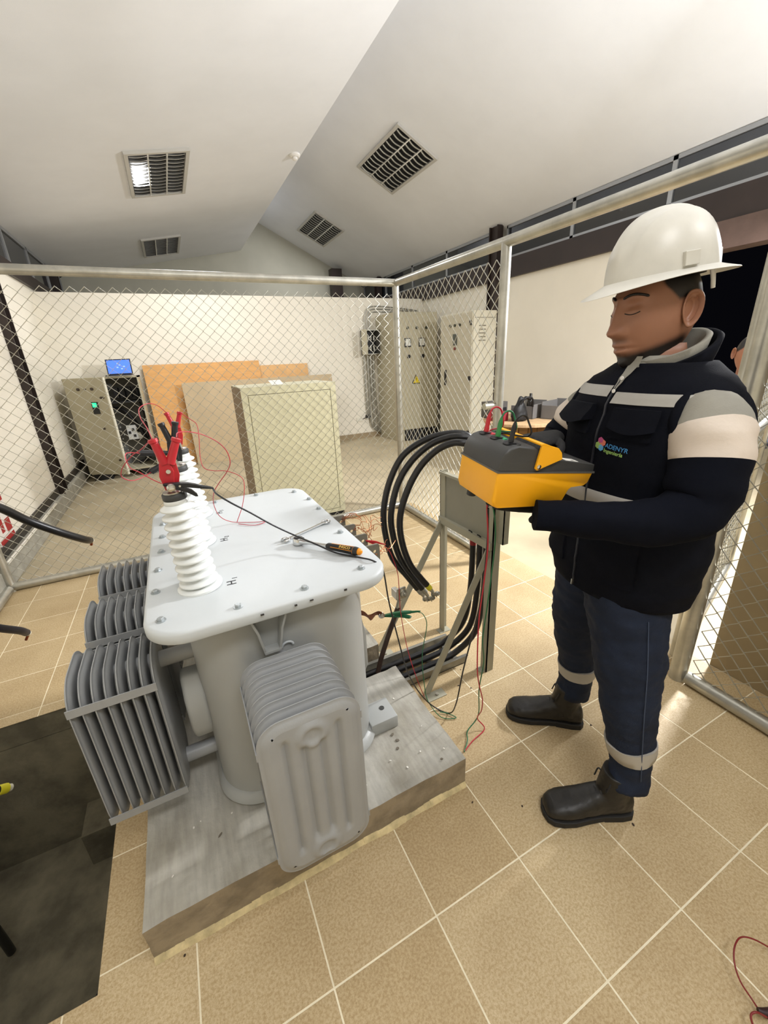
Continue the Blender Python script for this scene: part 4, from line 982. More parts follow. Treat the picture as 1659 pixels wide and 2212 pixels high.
# ------------------------------------------------------------------ cut cables by the left wall and in the pit
def cut_cable(label, pts, r, col, bend):
    e = empty('cut_cable', pts[0], label, 'cable', 'cut high-voltage cables'); sp = spline(pts, 8); MB().tube(sp, r, 14).build('sheath', col, e, smooth=60)
    d = (sp[-1]-sp[-2]).normalized(); p = sp[-1]
    MB().cyl(p-d*.002, p+d*.022, r*.78, 14).build('insulation', M_WPOLY, e, smooth=50)
    MB().tube([p+d*.02, p+d*.03, p+d*.032+Vector(bend)*.5, p+d*.034+Vector(bend)], [r*.45, r*.42, r*.36, r*.36], 8).build('conductor', M_COPPER, e, smooth=50)
cut_cable('black cut cable entering from the left above the fence foot, copper end bent down', [(-.86, 1.22, 1.16), (-.80, 1.33, 1.06), (-.741, 1.418, .979), (-.695, 1.483, .894), (-.619, 1.532, .807), (-.562, 1.598, .735), (-.556, 1.67, .70)], .0165, M_CABLE, (-.008, .0, -.022))
cut_cable('blue-black cut cable lower at the left edge with bare copper tip', [(-1.06, 1.40, .58), (-.995, 1.5, .499), (-.949, 1.568, .411), (-.918, 1.640, .340), (-.92, 1.70, .29)], .017, mat('blue_black_cable', '14182a', .45, var=.2, vscale=20), (-.02, 0, -.03))
e = empty('cut_cable', (-.87, .92, -.1), 'pale cable end with yellow tape rising in the dark pit', 'cable', 'cut high-voltage cables')
MB().tube(spline([(-1.1, 1.0, -.75), (-1.05, .93, -.3), (-.95, .90, .08), (-.885, .905, .15), (-.858, .925, .13)], 8), .015, 12).build('sheath', M_CABLE, e, smooth=60)
MB().tube([(-.862, .92, .134), (-.848, .938, .115)], .0165, 12).build('tape', mat('yellow_tape', 'd8cf2e', .5), e, smooth=50); MB().tube([(-.848, .938, .115), (-.842, .946, .105)], .012, 12).build('insulation', M_WPOLY, e, smooth=50)
for i, (pts, lab) in enumerate((([(-1.25, .30, -.77), (-1.0, .42, -.76), (-.78, .60, -.755), (-.62, .95, -.72), (-.57, 1.3, -.6)], 'black cable snaking along the pit floor by the right wall'), ([(-1.25, .42, -.77), (-.95, .46, -.765), (-.72, .55, -.76), (-.58, .80, -.70), (-.55, 1.1, -.5)], 'black cable on the pit floor nearest its right edge'))):
    tag(MB().tube(spline(pts, 8), .035, 12).build('pit_cable', M_CABLE, smooth=60), lab, 'cable', 'cables in the pit')
# red lead at the lower right
e = empty('red_lead', (.95, -.45, 0), 'red lead loop with dark clip on the floor in the lower right corner', 'lead')
MB().tube(spline([(1.01, -.46, .012), (.966, -.427, .044), (.937, -.41, .05), (.9, -.413, .055), (.874, -.427, .045), (.86, -.449, .03), (.858, -.476, .017), (.850, -.492, .02)], 8), .0018, 8).build('wire', mat('dark_red_wire', '7c1f20', .4), e, smooth=60)
MB().tube(spline([(.800, -.52, .012), (.806, -.497, .03), (.815, -.488, .038), (.828, -.492, .042), (.846, -.505, .03)], 8), .0022, 8).build('wire', MATS['dark_red_wire'], e, smooth=60)
MB().tube([(.848, -.490, .020), (.858, -.500, .018), (.885, -.512, .014), (.92, -.53, .012)], [.005, .009, .010, .007], 10).build('clip', mat('dark_maroon', '2a0d10', .5), e, smooth=50)
# ------------------------------------------------------------------ handheld tester
TA, TB, TD = Vector((.540, .120, 1.200)), Vector((.827, .095, 1.160)), Vector((.548, .275, 1.216))
tu = (TB-TA).normalized(); tv = (TD-TA); TL = (TB-TA).length; TW = tv.length; tv = (tv-tu*tv.dot(tu)).normalized(); tw = tu.cross(tv)
if tw.z < 0: tw = -tw
def TP(u, v, w): return TA+tu*u+tv*v+tw*w
TE = empty('earth_tester', TP(.12, .08, -.09), 'yellow and grey portable earth tester held in front of the worker', 'tester')
M_YEL = mat('yellow_case', 'f8b014', .42, var=.02, vscale=6, bump=.04, bscale=300); M_TGREY = mat('tester_grey', '3b3b3a', .5, var=.05, bump=.05, bscale=300)
def slab(sec, v0, v1, r):
    """sec: outline in (u, w); softly rounded towards both sides"""
    out = []
    for v, ins in ((v0, r), (v0+r*.35, r*.3), (v0+r, 0), (v1-r, 0), (v1-r*.35, r*.3), (v1, r)):
        cu = sum(p[0] for p in sec)/len(sec); cw = sum(p[1] for p in sec)/len(sec)
        ring = []
        for u, w in sec:
            du, dw = u-cu, w-cw; l = math.hypot(du, dw); k = max(0, (l-ins)/l) if l else 1
            ring.append(TP(cu+du*k, v, cw+dw*k))
        out.append(ring)
    return out
low = [(0, 0), (.003, -.070), (.010, -.083), (.022, -.088), (.195, -.088), (.210, -.084), (.218, -.072), (.228, -.045), (.236, -.037), (.275, -.033), (.284, -.026), (.290, 0)]
MB().loft(slab(low, 0, TW, .006)).build('lower_case', M_YEL, TE, smooth=35)
up = [(0, .001), (0, .022), (.006, .040), (.018, .053), (.036, .060), (.085, .060), (.104, .054), (.118, .043), (.130, .032), (.29, .019), (.293, .001)]
TU = MB().loft(slab(up, .001, TW-.001, .007)).build('upper_case', M_TGREY, TE, smooth=35)
MB().loft(slab([(-.001, -.002), (-.001, .002), (.2925, .002), (.2925, -.002)], -.001, TW+.001, .001)).build('seam_strip', mat('seam_grey', '55534e', .5), TE)
# carrying bail: side flaps and cross bar over the top
fl = [(.098, -.002+.012), (.104, .006), (.112, .010), (.170, .034), (.163, .050), (.150, .060), (.120, .066), (.100, .068)]
for v0, v1 in ((-.006, 0), (TW, TW+.006)):
    b = MB().prism(fl, lambda a, w, v: TP(a, v, w), v0, v1).build('bail', M_YEL, TE, bevel=.001)
    MB().lathe([(.0055, 0), (.0055, .002), (.003, .003)], TP(.1055, v0 if v0 < 0 else v1, .0155), -tv if v0 < 0 else tv, n=14).build('bail_screw', M_CHROME, b, smooth=40)
MB().prism([(.096, .064), (.096, .068), (.106, .070), (.122, .066), (.122, .062), (.106, .0655)], lambda a, w, v: TP(a, v, w), -.006, TW+.006).build('bail_bar', M_YEL, TE, bevel=.0008)
# connector pads
PCOL = [(mat('pad_black', '1e1e1e', .5), .030), (mat('pad_green', '25a36b', .5), .080), (mat('pad_red', 'c93440', .5), .128)]
for m_, v in PCOL:
    p = MB().prism(rrect(.016, v-.020, .058, v+.020, .008, 4), lambda a, b_, w: TP(a, b_, w-.012*max(0, (.036-a)/.02)), .0595, .0622).build('socket_pad', m_, TE)
    MB().prism(rrect(.024, v-.012, .052, v+.012, .008, 4), lambda a, b_, w: TP(a, b_, w-.008*max(0, (.036-a)/.02)), .0622, .0630).build('socket', M_BLACKP, p)
MB().box((0, 0, 0), (.001, .001, .001)) 
# keys, display and rating label on the deck
def deck(u): return .032-(u-.13)*.013/.16
for i in range(4):
    u = .205+i*.0; v = .055+i*.026
    MB().prism(rrect(.196, v-.009, .214, v+.009, .003, 3), lambda a, b_, w: TP(a, b_, deck(a)+w), 0, .003).build('key', mat('key_grey', '8d8d8a', .5), TU)
MB().prism(rrect(.145, .035, .185, .135, .004, 3), lambda a, b_, w: TP(a, b_, deck(a)+w), 0, .0012).build('display', mat('display_dark', '23262a', .15), TU)
MB().prism([(.200, .012), (.242, .012), (.242, .034), (.200, .034)], lambda a, b_, w: TP(a, b_, deck(a)+w), 0, .0008).build('rating_label', mat('label_white', 'e4e2da', .6), TU)
MB().prism([(.222, .015), (.232, .015), (.232, .021), (.222, .021)], lambda a, b_, w: TP(a, b_, deck(a)+w), .0008, .001).build('label_mark', M_BLACKP, TU)
MB().lathe([(.012, 0), (.012, .012), (.009, .014)], TP(.03, .12, -.088), -tw, n=16).build('rubber_foot', M_BLACKP, TE, smooth=40)
MB().lathe([(.012, 0), (.012, .012), (.009, .014)], TP(.17, .12, -.088), -tw, n=16).build('rubber_foot', M_BLACKP, TE, smooth=40)
# leads: plug, loop over the far side and hanging lead
LEADS = [('black', MATS['black_wire'], .030, None, ''),
         ('green', M_GREENP, .080, [(.64, .24, 1.055), (.691, .283, .931), (.70, .309, .724), (.713, .341, .537), (.755, .378, .394), (.772, .416, .224), (.80, .446, .05), (.739, .435, .008), (.712, .400, .008), (.67, .365, .008)], 'green test lead hanging from the middle socket of the tester to the floor'),
         ('red', M_REDW, .128, [(.622, .245, 1.06), (.646, .262, .937), (.658, .285, .801), (.663, .306, .652), (.669, .311, .461), (.702, .335, .346), (.742, .36, .241), (.769, .393, .14), (.787, .435, .05), (.806, .41, .008), (.731, .389, .008), (.676, .368, .008)], 'red test lead hanging from the far socket of the tester to the floor')]
for nm, m_, v, hang, lab in LEADS:
    p0 = TP(.040, v, .0632)
    e = empty('test_lead', p0, lab or 'short black test plug and lead in the near socket of the tester', 'lead', 'test leads of the tester')
    ax = (tw*1.0-tu*.02).normalized()
    MB().tube([p0, p0+ax*.010, p0+ax*.012, p0+ax*.030, p0+ax*.036, p0+ax*.044], [.0062, .0062, .0052, .0056, .0046, .0026], 12).build('plug', MATS['red_rubber'] if nm == 'red' else (M_BLACKP if nm == 'black' else mat('green_plug', '2d7a3e', .42)), e, smooth=40)
    top = p0+ax*.044
    arc = [top, top+ax*.012+tu*.006, top+ax*.016+tu*.020, top+ax*.006+tu*.034, top-ax*.03+tu*.045]
    end = TP(.085, TW+.014+.004*('bgr'.index(nm[0])), .03)
    arc += [end+tw*.02, end-tw*.05, TP(.085, TW+.012, -.085), TP(.085, TW*.80, -.104)] if hang else [end+tw*.02, end-tw*.05, TP(.09, TW+.012, -.088), TP(.088, TW*.80, -.108), Vector((.63, .25, 1.062))]
    MB().tube(spline(arc+(hang or []), 6), .0022, 8).build('wire', m_, e, smooth=60)
# ------------------------------------------------------------------ people
def local(ang, ox, oy):
    a = math.radians(ang); F = Vector((math.cos(a), math.sin(a), 0)); L_ = Vector((-F.y, F.x, 0)); O = Vector((ox, oy, 0))
    return lambda f, l, z: O+F*f+L_*l+Vector((0, 0, z))
def lerp(a, b, t): return a+(b-a)*t
def table(rows, z):
    if z <= rows[0][0]: return rows[0][1:]
    for p, q in zip(rows, rows[1:]):
        if z <= q[0]:
            t = (z-p[0])/(q[0]-p[0]); t = t*t*(3-2*t)*.5+t*.5; return tuple(lerp(a, b, t) for a, b in zip(p[1:], q[1:]))
    return rows[-1][1:]
def fuse(mb, name, m_, parent, voxel=.008, smooth_it=6, noise_amp=0, nscale=(20, 20, 20), dec=0):
    o = mb.build(name, m_, None, weld=True)
    md = o.modifiers.new('r', 'REMESH'); md.mode = 'VOXEL'; md.voxel_size = voxel; md.use_smooth_shade = True
    md = o.modifiers.new('s', 'SMOOTH'); md.factor = .5; md.iterations = smooth_it
    me = evaluated_mesh(o); COL.objects.link(o)
    o.modifiers.clear(); old = o.data; o.data = me; bpy.data.meshes.remove(old)
    me.name = name
    if not me.materials: me.materials.append(m_)
    if noise_amp:
        nrm = [v.normal.copy() for v in me.vertices]
        for v in me.vertices:
            p = v.co.copy(); q = Vector((p.x*nscale[0], p.y*nscale[1], p.z*nscale[2]))
            v.co = p+nrm[v.index]*noise_amp*(noise.noise(q)+.5*noise.noise(q*2.3))
    for p in me.polygons: p.use_smooth = True
    return adopt(o, parent)
M_NAVY = mat('navy_cloth', '0b0d15', .9, var=.15, vscale=12, bump=.25, bscale=260, spec=.12)
M_NAVY2 = mat('navy_sleeve', '090c16', .9, var=.1, vscale=15, bump=.2, bscale=300, spec=.12)
M_SHIRT = mat('grey_shirt', '8f8c82', .85, var=.06, vscale=20, bump=.25, bscale=300, spec=.2)
M_REFL = mat('reflective_tape', '9d9a93', .5, var=.05, vscale=10, bump=.1, bscale=200)
M_REFL2 = mat('beige_reflective', 'cdc0b2', .6, var=.04, vscale=10, bump=.15, bscale=150)
M_JEAN = mat('dark_denim', '1b2334', .8, var=.22, vscale=9, bump=.35, bscale=320, spec=.25)
M_GLOVE = mat('black_glove', '0b0b0c', .8, bump=.3, bscale=200)
M_BOOT = mat('black_leather', '191715', .45, var=.25, vscale=12, bump=.2, bscale=90)
M_SOLE = mat('boot_sole', '191817', .7)
def skinmat(name, base, beard):
    m = mat(name, base, .48, bump=.06, bscale=260); nt = m.node_tree; b = nt.nodes['Principled BSDF']
    at_ = nt.nodes.new('ShaderNodeAttribute'); at_.attribute_name = 'beard'
    n = nt.nodes.new('ShaderNodeTexNoise'); n.inputs['Scale'].default_value = 320; n.inputs['Detail'].default_value = 2
    mul = nt.nodes.new('ShaderNodeMath'); mul.operation = 'MULTIPLY_ADD'; mul.inputs[1].default_value = 1.3; mul.use_clamp = True
    sub = nt.nodes.new('ShaderNodeMath'); sub.operation = 'SUBTRACT'; sub.inputs[1].default_value = .62
    nt.links.new(n.outputs['Fac'], sub.inputs[0]); nt.links.new(at_.outputs['Fac'], mul.inputs[0])
    g = nt.nodes.new('ShaderNodeMath'); g.operation = 'MULTIPLY'; nt.links.new(sub.outputs[0], g.inputs[0]); nt.links.new(at_.outputs['Fac'], g.inputs[1]); nt.links.new(g.outputs[0], mul.inputs[2])
    x = nt.nodes.new('ShaderNodeMix'); x.data_type = 'RGBA'; x.inputs[6].default_value = lin(base); x.inputs[7].default_value = lin(beard)
    nt.links.new(mul.outputs[0], x.inputs[0]); nt.links.new(x.outputs[2], b.inputs['Base Color'])
    b.inputs['Subsurface Weight'].default_value = .06; b.inputs['Subsurface Radius'].default_value = (.01, .004, .002)
    return m
M_SKIN = skinmat('skin', '94674f', '17110f')

def head_point(d):
    """unit direction (x front, y left, z up) -> point on the head in metres"""
    x, y, z = d
    p = Vector((x*.098, y*.076, z*.120))
    lo = max(0, -p.z-.01)/.11
    p.y *= 1-.26*lo**1.6
    if p.x < 0: p.x *= 1-.34*lo
    p.x += .020*lo*(1 if x > 0 else .3)
    if z > .2: p.y *= 1+.04*(z-.2)
    def G(v, s): return math.exp(-(v/s)**2)
    Y, Z = p.y, p.z; dx = 0
    if x > 0:
        fr = min(1, x*1.6)
        t = (.030-Z)/.066
        if -.1 < t < 1.25:
            amp = .005+.0215*max(0, min(1, t))**1.2; amp *= 1 if t < 1 else max(0, 1-(t-1)/.16)
            dx += amp*G(Y, .0095+.0075*max(0, min(1, t)))
        for s in (1, -1):
            dx += .0080*G(Y-s*.0165, .0070)*G(Z+.031, .008)
            dx += -.0125*G(Y-s*.030, .015)*G(Z-.014, .011)
            dx += .0075*G(Y-s*.0315, .012)*G(Z-.009, .0085)
            dx += -.0022*G(Y-s*.0315, .013)*G(Z+.0005, .0022)
            dx += .0060*G(Y-s*.030, .020)*G(Z-.034, .007)
            dx += .004*G(Y-s*.048, .016)*G(Z+.012, .018)
            dx += -.0025*G(Y-s*.030, .012)*G(Z+.055, .022)
        dx += .0020*G(Y, .020)*G(Z+.047, .010)
        dx += .0088*G(Y, .021)*G(Z+.058, .0055)+.0092*G(Y, .019)*G(Z+.0705, .0060)
        dx += -.0062*G(Y, .024)*G(Z+.0640, .0024)
        dx += -.0035*G(Y, .016)*G(Z+.082, .006)
        dx += .0125*G(Y, .022)*G(Z+.100, .014)
        dx *= fr
    p.x += dx
    if p.z < 0: p.z *= 1.13
    return p
def sm(a, b, v):
    t = max(0, min(1, (v-a)/(b-a))); return t*t*(3-2*t)
def head_mesh(name, M, m_, parent, sub=6, beard=True, hair=True):
    bm = bmesh.new(); bmesh.ops.create_icosphere(bm, subdivisions=sub, radius=1)
    vals = []
    for v in bm.verts:
        d = v.co.normalized(); p = head_point((d.x, d.y, d.z)); b = 0
        ay = abs(p.y)
        if beard:
            jaw = -.060-.30*max(0, p.x+.02)   # lower edge of the cheek
            b = max(b, sm(.016, -.010, p.z-jaw)*sm(-.055, -.02, p.x))
            b = max(b, sm(-.090, -.104, p.z)*.97)
            b = max(b, .40*math.exp(-((p.z+.056)/.007)**2)*sm(.03, .018, ay)*sm(.05, .08, p.x))
            b = max(b, .55*math.exp(-((p.z+.093)/.006)**2)*sm(.012, .006, ay)*sm(.05, .08, p.x))
        if hair:
            edge = .016+1.1*max(0, p.x-.012)
            if p.x < -.040: edge = lerp(.016, -.075, sm(-.040, -.062, p.x))
            b = max(b, sm(-.006, .008, p.z-edge)*sm(.050, .035, p.x))
        v.co = M @ p; vals.append(b)
    me = bpy.data.meshes.new(name); bm.to_mesh(me); bm.free(); me.materials.append(m_)
    at_ = me.attributes.new('beard', 'FLOAT', 'POINT')
    for i, b in enumerate(vals): at_.data[i].value = b
    for p in me.polygons: p.use_smooth = True
    o = bpy.data.objects.new(name, me); COL.objects.link(o)
    return adopt(o, parent)
def surf(y, z, off=0):
    """front surface of the face at (y, z)"""
    x = math.sqrt(max(1e-4, 1-(y/.075)**2-(z/.12)**2)); 
    for _ in range(6):
        p = head_point(Vector((x, y/.075, z/.12)).normalized()); 
        y2 = y+(y-p.y)*.0
        break
    best = None
    d = Vector((x*.097, y, z)); u = Vector((x, y/.075, z/.12))
    for _ in range(5):
        p = head_point(u.normalized()); u = Vector((u.x, u.y+(y-p.y)/.076, u.z+(z*(1.13 if z < 0 else 1)-p.z)/.12)); u.x = math.sqrt(max(1e-4, 1-u.y*u.y-u.z*u.z))
    p = head_point(u.normalized()); return Vector((p.x+off, p.y, p.z))
def ear(M, s, m_, parent):
    """ear as a dished shell with a rolled rim; s = +1 left, -1 right"""
    m = MB(); c = Vector((-.014, s*.0735, -.006)); rows = []
    def E(a, k): # outline
        r1, r2 = .0205, .0375; x = math.cos(a)*r1*(1+.12*math.sin(a)); z = math.sin(a)*r2+.002*math.cos(a); 
        if math.sin(a) < 0: x *= 1-.35*(-math.sin(a))**2
        return Vector((x*k-.004*math.sin(a), 0, z*k))
    prof = [(0, -.003), (.42, -.003), (.58, .001), (.66, .008), (.74, .006), (.82, .013), (.92, .0175), (1.0, .0160), (1.02, .011), (.90, .005), (.7, -.004)]
    n = 28
    for k, h in prof:
        ring = []
        for i in range(n):
            a = 2*PI*i/n; q = E(a, max(k, .02)); back = .35+.65*sm(.6, -1, math.cos(a))
            ring.append(M @ (c+Vector((q.x-.0, s*(h*back+.002), q.z))))
        rows.append(ring)
    m.loft(rows); return m.build('ear', m_, parent, smooth=80)

# --- worker with white helmet
LT = local(170, 1.05, .13)      # torso
LG = local(149.3, 1.02, .17)    # legs
HP = math.radians(165)
WK = empty('person', (1.02, .17, 0), 'worker in white helmet, navy vest and jeans holding the yellow tester', 'person')
HM = Matrix.Translation((1.050, .150, 1.530)) @ Matrix.Rotation(HP, 4, 'Z') @ Matrix.Rotation(math.radians(5), 4, 'Y') @ Matrix.Scale(1.07, 4)
VR = [(.775, 0, .158, .200), (.82, 0, .166, .210), (.92, .0, .166, .215), (1.05, .0, .160, .212), (1.16, .0, .156, .210), (1.25, -.002, .150, .208), (1.31, -.006, .140, .208), (1.345, -.012, .128, .200), (1.372, -.018, .114, .176), (1.392, -.026, .102, .142), (1.408, -.030, .094, .116)]
def vest_pt(th, z, off=0, wr=1):
    fc, a, b = table(VR, z); p = 2.35; c, s = math.cos(th), math.sin(th)
    k = (abs(c)**p+abs(s)**p)**(-1/p); f = fc+(a+off)*k*c; l = (b+off)*k*s
    w = 0
    if wr:
        q = Vector((f*7, l*7, z*16)); w = .006*noise.noise(q)+.004*noise.noise(q*2.2+Vector((3, 1, 2)))
        w *= sm(1.42, 1.30, z)
    k2 = 1+w/max(.05, math.hypot(f-fc, l)); f = fc+(f-fc)*k2; l = l*k2
    zz = z-.012*(-f/.15)*sm(1.0, .8, z)
    return LT(f, l, zz)
def vest_f(l, z, off=0):
    fc, a, b = table(VR, z); p = 2.35; return fc+(a+off)*max(0, 1-(abs(l)/(b+off))**p)**(1/p)
def vest_at(l, z, off=0):
    """front surface with the same folds as the vest"""
    fc, a, b = table(VR, z); p = 2.35; f = vest_f(l, z); th = math.atan2(l/1, f-fc)
    # solve theta so that the ring passes l
    lo_, hi_ = -PI/2, PI/2
    for _ in range(24):
        md = (lo_+hi_)/2; c, s = math.cos(md), math.sin(md); k = (abs(c)**p+abs(s)**p)**(-1/p)
        if b*k*s < l: lo_ = md
        else: hi_ = md
    return vest_pt((lo_+hi_)/2, z, off)
N = 72; m = MB()
zs = [.775+.0125*i for i in range(53)]; zs = [z for z in zs if z <= 1.405]+[1.408]
rings = [[vest_pt(2*PI*i/N, z) for i in range(N)] for z in zs]
m.loft(rings, cap=True); VEST = m.build('vest', M_NAVY, WK, smooth=80)
def vest_band(name, z0, z1, t0, t1, m_, off=.0025, n=40, tilt=0):
    mb = MB(); rows = []
    for z in (z0, z0+.001, (z0+z1)/2, z1-.001, z1):
        o_ = off if z not in (z0, z1) else 0
        rows.append([vest_pt(t0+(t1-t0)*i/n, z+tilt*math.sin(t0+(t1-t0)*i/n), o_) for i in range(n+1)])
    for i in range(4):
        for k in range(n): mb.add([rows[i][k], rows[i][k+1], rows[i+1][k+1], rows[i+1][k]], [(0, 1, 2, 3)])
    return mb.build(name, m_, VEST, smooth=80)
vest_band('reflective_band', 1.050, 1.092, 0, 2*PI, M_REFL, n=80)
vest_band('reflective_band', 1.316, 1.343, .05, 1.20, M_REFL); vest_band('reflective_band', 1.330, 1.357, -1.15, -.05, M_REFL)
m = MB(); m.tube([vest_at(.0, z, .001) for z in [.790+.02*i for i in range(30)]], .0035, 6); m.build('zip', mat('zip_dark', '2a2c33', .4, metal=.3), VEST, smooth=60)
MB().bar(vest_at(0, .797, .004), vest_at(0, .780, .006), .008, .004).build('zip_pull', M_ZINC, VEST)
def patch(name, l0, l1, z0, z1, off, m_, n=10, flare=0, parent=None, round_=0):
    mb = MB(); G0 = []; G1 = []
    for j in range(n+1):
        z = z0+(z1-z0)*j/n
        r0 = []; r1 = []
        for i in range(n+1):
            l = l0+(l1-l0)*i/n; zz = z+(round_*math.sin(PI*i/n)*(-(1-j/n)) if round_ else 0)
            fl = flare*(1-j/n)
            r0.append(vest_at(l, zz, 0)); r1.append(vest_at(l, zz, off+fl))
        G0.append(r0); G1.append(r1)
    for j in range(n):
        for i in range(n):
            mb.add([G1[j][i], G1[j][i+1], G1[j+1][i+1], G1[j+1][i]], [(0, 1, 2, 3)])
            mb.add([G0[j][i], G0[j+1][i], G0[j+1][i+1], G0[j][i+1]], [(0, 1, 2, 3)])
    for i in range(n):
        mb.add([G0[0][i], G0[0][i+1], G1[0][i+1], G1[0][i]], [(0, 1, 2, 3)]); mb.add([G0[n][i], G1[n][i], G1[n][i+1], G0[n][i+1]], [(0, 1, 2, 3)])
        mb.add([G0[i][0], G1[i][0], G1[i+1][0], G0[i+1][0]], [(0, 1, 2, 3)]); mb.add([G0[i][n], G0[i+1][n], G1[i+1][n], G1[i][n]], [(0, 1, 2, 3)])
    return mb.build(name, m_, parent or VEST, smooth=50)
patch('pocket', .035, .135, 1.235, 1.30, .005, M_NAVY); patch('pocket_flap', .032, .138, 1.262, 1.308, .010, M_NAVY, flare=.006, round_=.012)
patch('pocket', -.135, -.035, 1.235, 1.30, .005, M_NAVY); patch('pocket_flap', -.142, -.032, 1.272, 1.312, .012, M_NAVY, flare=.022, round_=.012)
patch('pocket', .05, .16, .84, .98, .006, M_NAVY); patch('pocket', -.16, -.05, .84, .98, .006, M_NAVY)
# printed logo on the left breast
def onvest(o, off=.0045):
    for v in o.data.vertices:
        l, z = v.co.x, v.co.y; q = vest_at(l, z, off); v.co = q
    return o
def vtext(txt, size, l, z, m_, slant):
    Mx = Matrix.Translation((l, z, 0)) @ Matrix.Rotation(slant, 4, 'Z')
    o = text_obj('logo_lettering', txt, size, m_, Mx, None, 0, bold=.0002); onvest(o); return adopt(o, VEST)
vtext('ADENYR', .0155, .036, 1.2110, mat('logo_blue', '3f86c0', .6), -.10); vtext('Ingeniería', .0135, .034, 1.1990, mat('logo_green', '9cc36a', .6), -.10)
for (l, z, s, c) in ((.020, 1.2260, .0085, 'b0487a'), (.029, 1.2205, .0085, 'd0705a'), (.015, 1.2130, .0095, '8fae5c'), (.0255, 1.2075, .0085, '5aa0cf')):
    mb = MB(); P6 = [(l+s*math.cos(PI/6+PI/3*k), z+s*math.sin(PI/6+PI/3*k)) for k in range(6)]
    mb.add([V(a, b, 0) for a, b in P6]+[V(l, z, 0)], [(k, (k+1) % 6, 6) for k in range(6)]); o = mb.build('logo_cube', mat('logo_'+c, c, .6), None, recalc=False); onvest(o, .0050); adopt(o, VEST)
# collar of the vest and of the grey shirt
def collar(name, m_, r0, r1, zb, zf, th, open_, dz, fc=-.035, parent=None):
    mb = MB(); n = 44; rows = []
    prof = [(0, 0), (.5, .006), (1, .010), (1.06, .004), (1, -.004), (.5, -.002), (0, -.006)]
    for k, o_ in prof:
        row = []
        for i in range(n+1):
            a = open_+(2*PI-2*open_)*i/n; back = (1-math.cos(a))/2
            zc = lerp(zf, zb, back)-dz; h = lerp(.028, .062, back)
            f = fc+(r0+o_)*math.cos(a)-.02*(k)*back*.3; l = (r1+o_)*math.sin(a)
            row.append(LT(f, l, zc+h*k))
        rows.append(row)
    for j in range(len(rows)-1):
        for i in range(n): mb.add([rows[j][i], rows[j][i+1], rows[j+1][i+1], rows[j+1][i]], [(0, 1, 2, 3)])
    return mb.build(name, m_, parent, smooth=80)
collar('collar', M_NAVY, .094, .104, 1.420, 1.362, .01, .34, 0, -.030, VEST)
collar('shirt_collar', M_SHIRT, .076, .084, 1.425, 1.388, .01, .16, .004, -.024, WK)
m = MB()
m.loft([[LT(-.012+.080*math.cos(t), .05*math.sin(t), 1.34) for t in [2*PI*k/20 for k in range(20)]], [LT(-.012+.086*math.cos(t), .062*math.sin(t), 1.40) for t in [2*PI*k/20 for k in range(20)]], [LT(-.016+.066*math.cos(t), .060*math.sin(t), 1.425) for t in [2*PI*k/20 for k in range(20)]]]); m.build('shirt_front', M_SHIRT, WK, smooth=60)
for k in range(2): MB().lathe([(.005, 0), (.005, .002)], vest_at(.004, 1.375-.03*k, .006), LT(1, 0, 0)-LT(0, 0, 0), n=12).build('shirt_button', MATS['white_plastic'], WK)
mb = MB(); G = []
for j in range(9):
    z = 1.345+.010*j; w = .004+.020*j/8; G.append([vest_at(-w*.6+(w*1.6)*i/4, z, .0045) for i in range(5)])
for j in range(8):
    for i in range(4): mb.add([G[j][i], G[j][i+1], G[j+1][i+1], G[j+1][i]], [(0, 1, 2, 3)])
mb.build('shirt_placket', M_SHIRT, WK, smooth=60)
# body: head and neck in one skin mesh (the rest is covered)
BODY = head_mesh('head', HM, M_SKIN, WK, 6)
m = MB(); rows = []
hc = HM @ V(-.022, 0, -.075)
for t in (0, .25, .5, .75, 1):
    c = LT(-.025, 0, 1.37).lerp(hc, t); rr = lerp(.062, .056, t); rows.append([c+Vector((math.cos(a)*rr*1.05, math.sin(a)*rr, 0)) for a in [2*PI*k/24 for k in range(24)]])
m.loft(rows); m.build('neck', M_SKIN, BODY, smooth=80)
for s in (1, -1): ear(HM, s, M_SKIN, BODY)
M_HAIR = mat('black_hair', '15100e', .6)
for s in (1, -1):
    pts = [HM @ surf(s*y, z, .0012) for y, z in ((.012, .0325), (.022, .0372), (.034, .0388), (.046, .0355), (.053, .031))]
    MB().tube(spline(pts, 4), [.0016]+[.0030]*8+[.0028]*7+[.0012], 8).build('eyebrow', M_HAIR, BODY, smooth=60)
    pts = [HM @ surf(s*y, z, .0006) for y, z in ((.0175, .0020), (.024, -.0008), (.0315, -.0014), (.039, .0002), (.045, .0030))]
    MB().tube(spline(pts, 4), .0011, 6).build('eyelashes', M_HAIR, BODY, smooth=60)
pts = [HM @ surf(y, -.0638-abs(y)*.05, -.0006) for y in (-.023, -.014, -.006, 0, .006, .014, .023)]
MB().tube(spline(pts, 3), .0011, 6).build('mouth_line', mat('mouth_dark', '4a2620', .6), BODY, smooth=60)
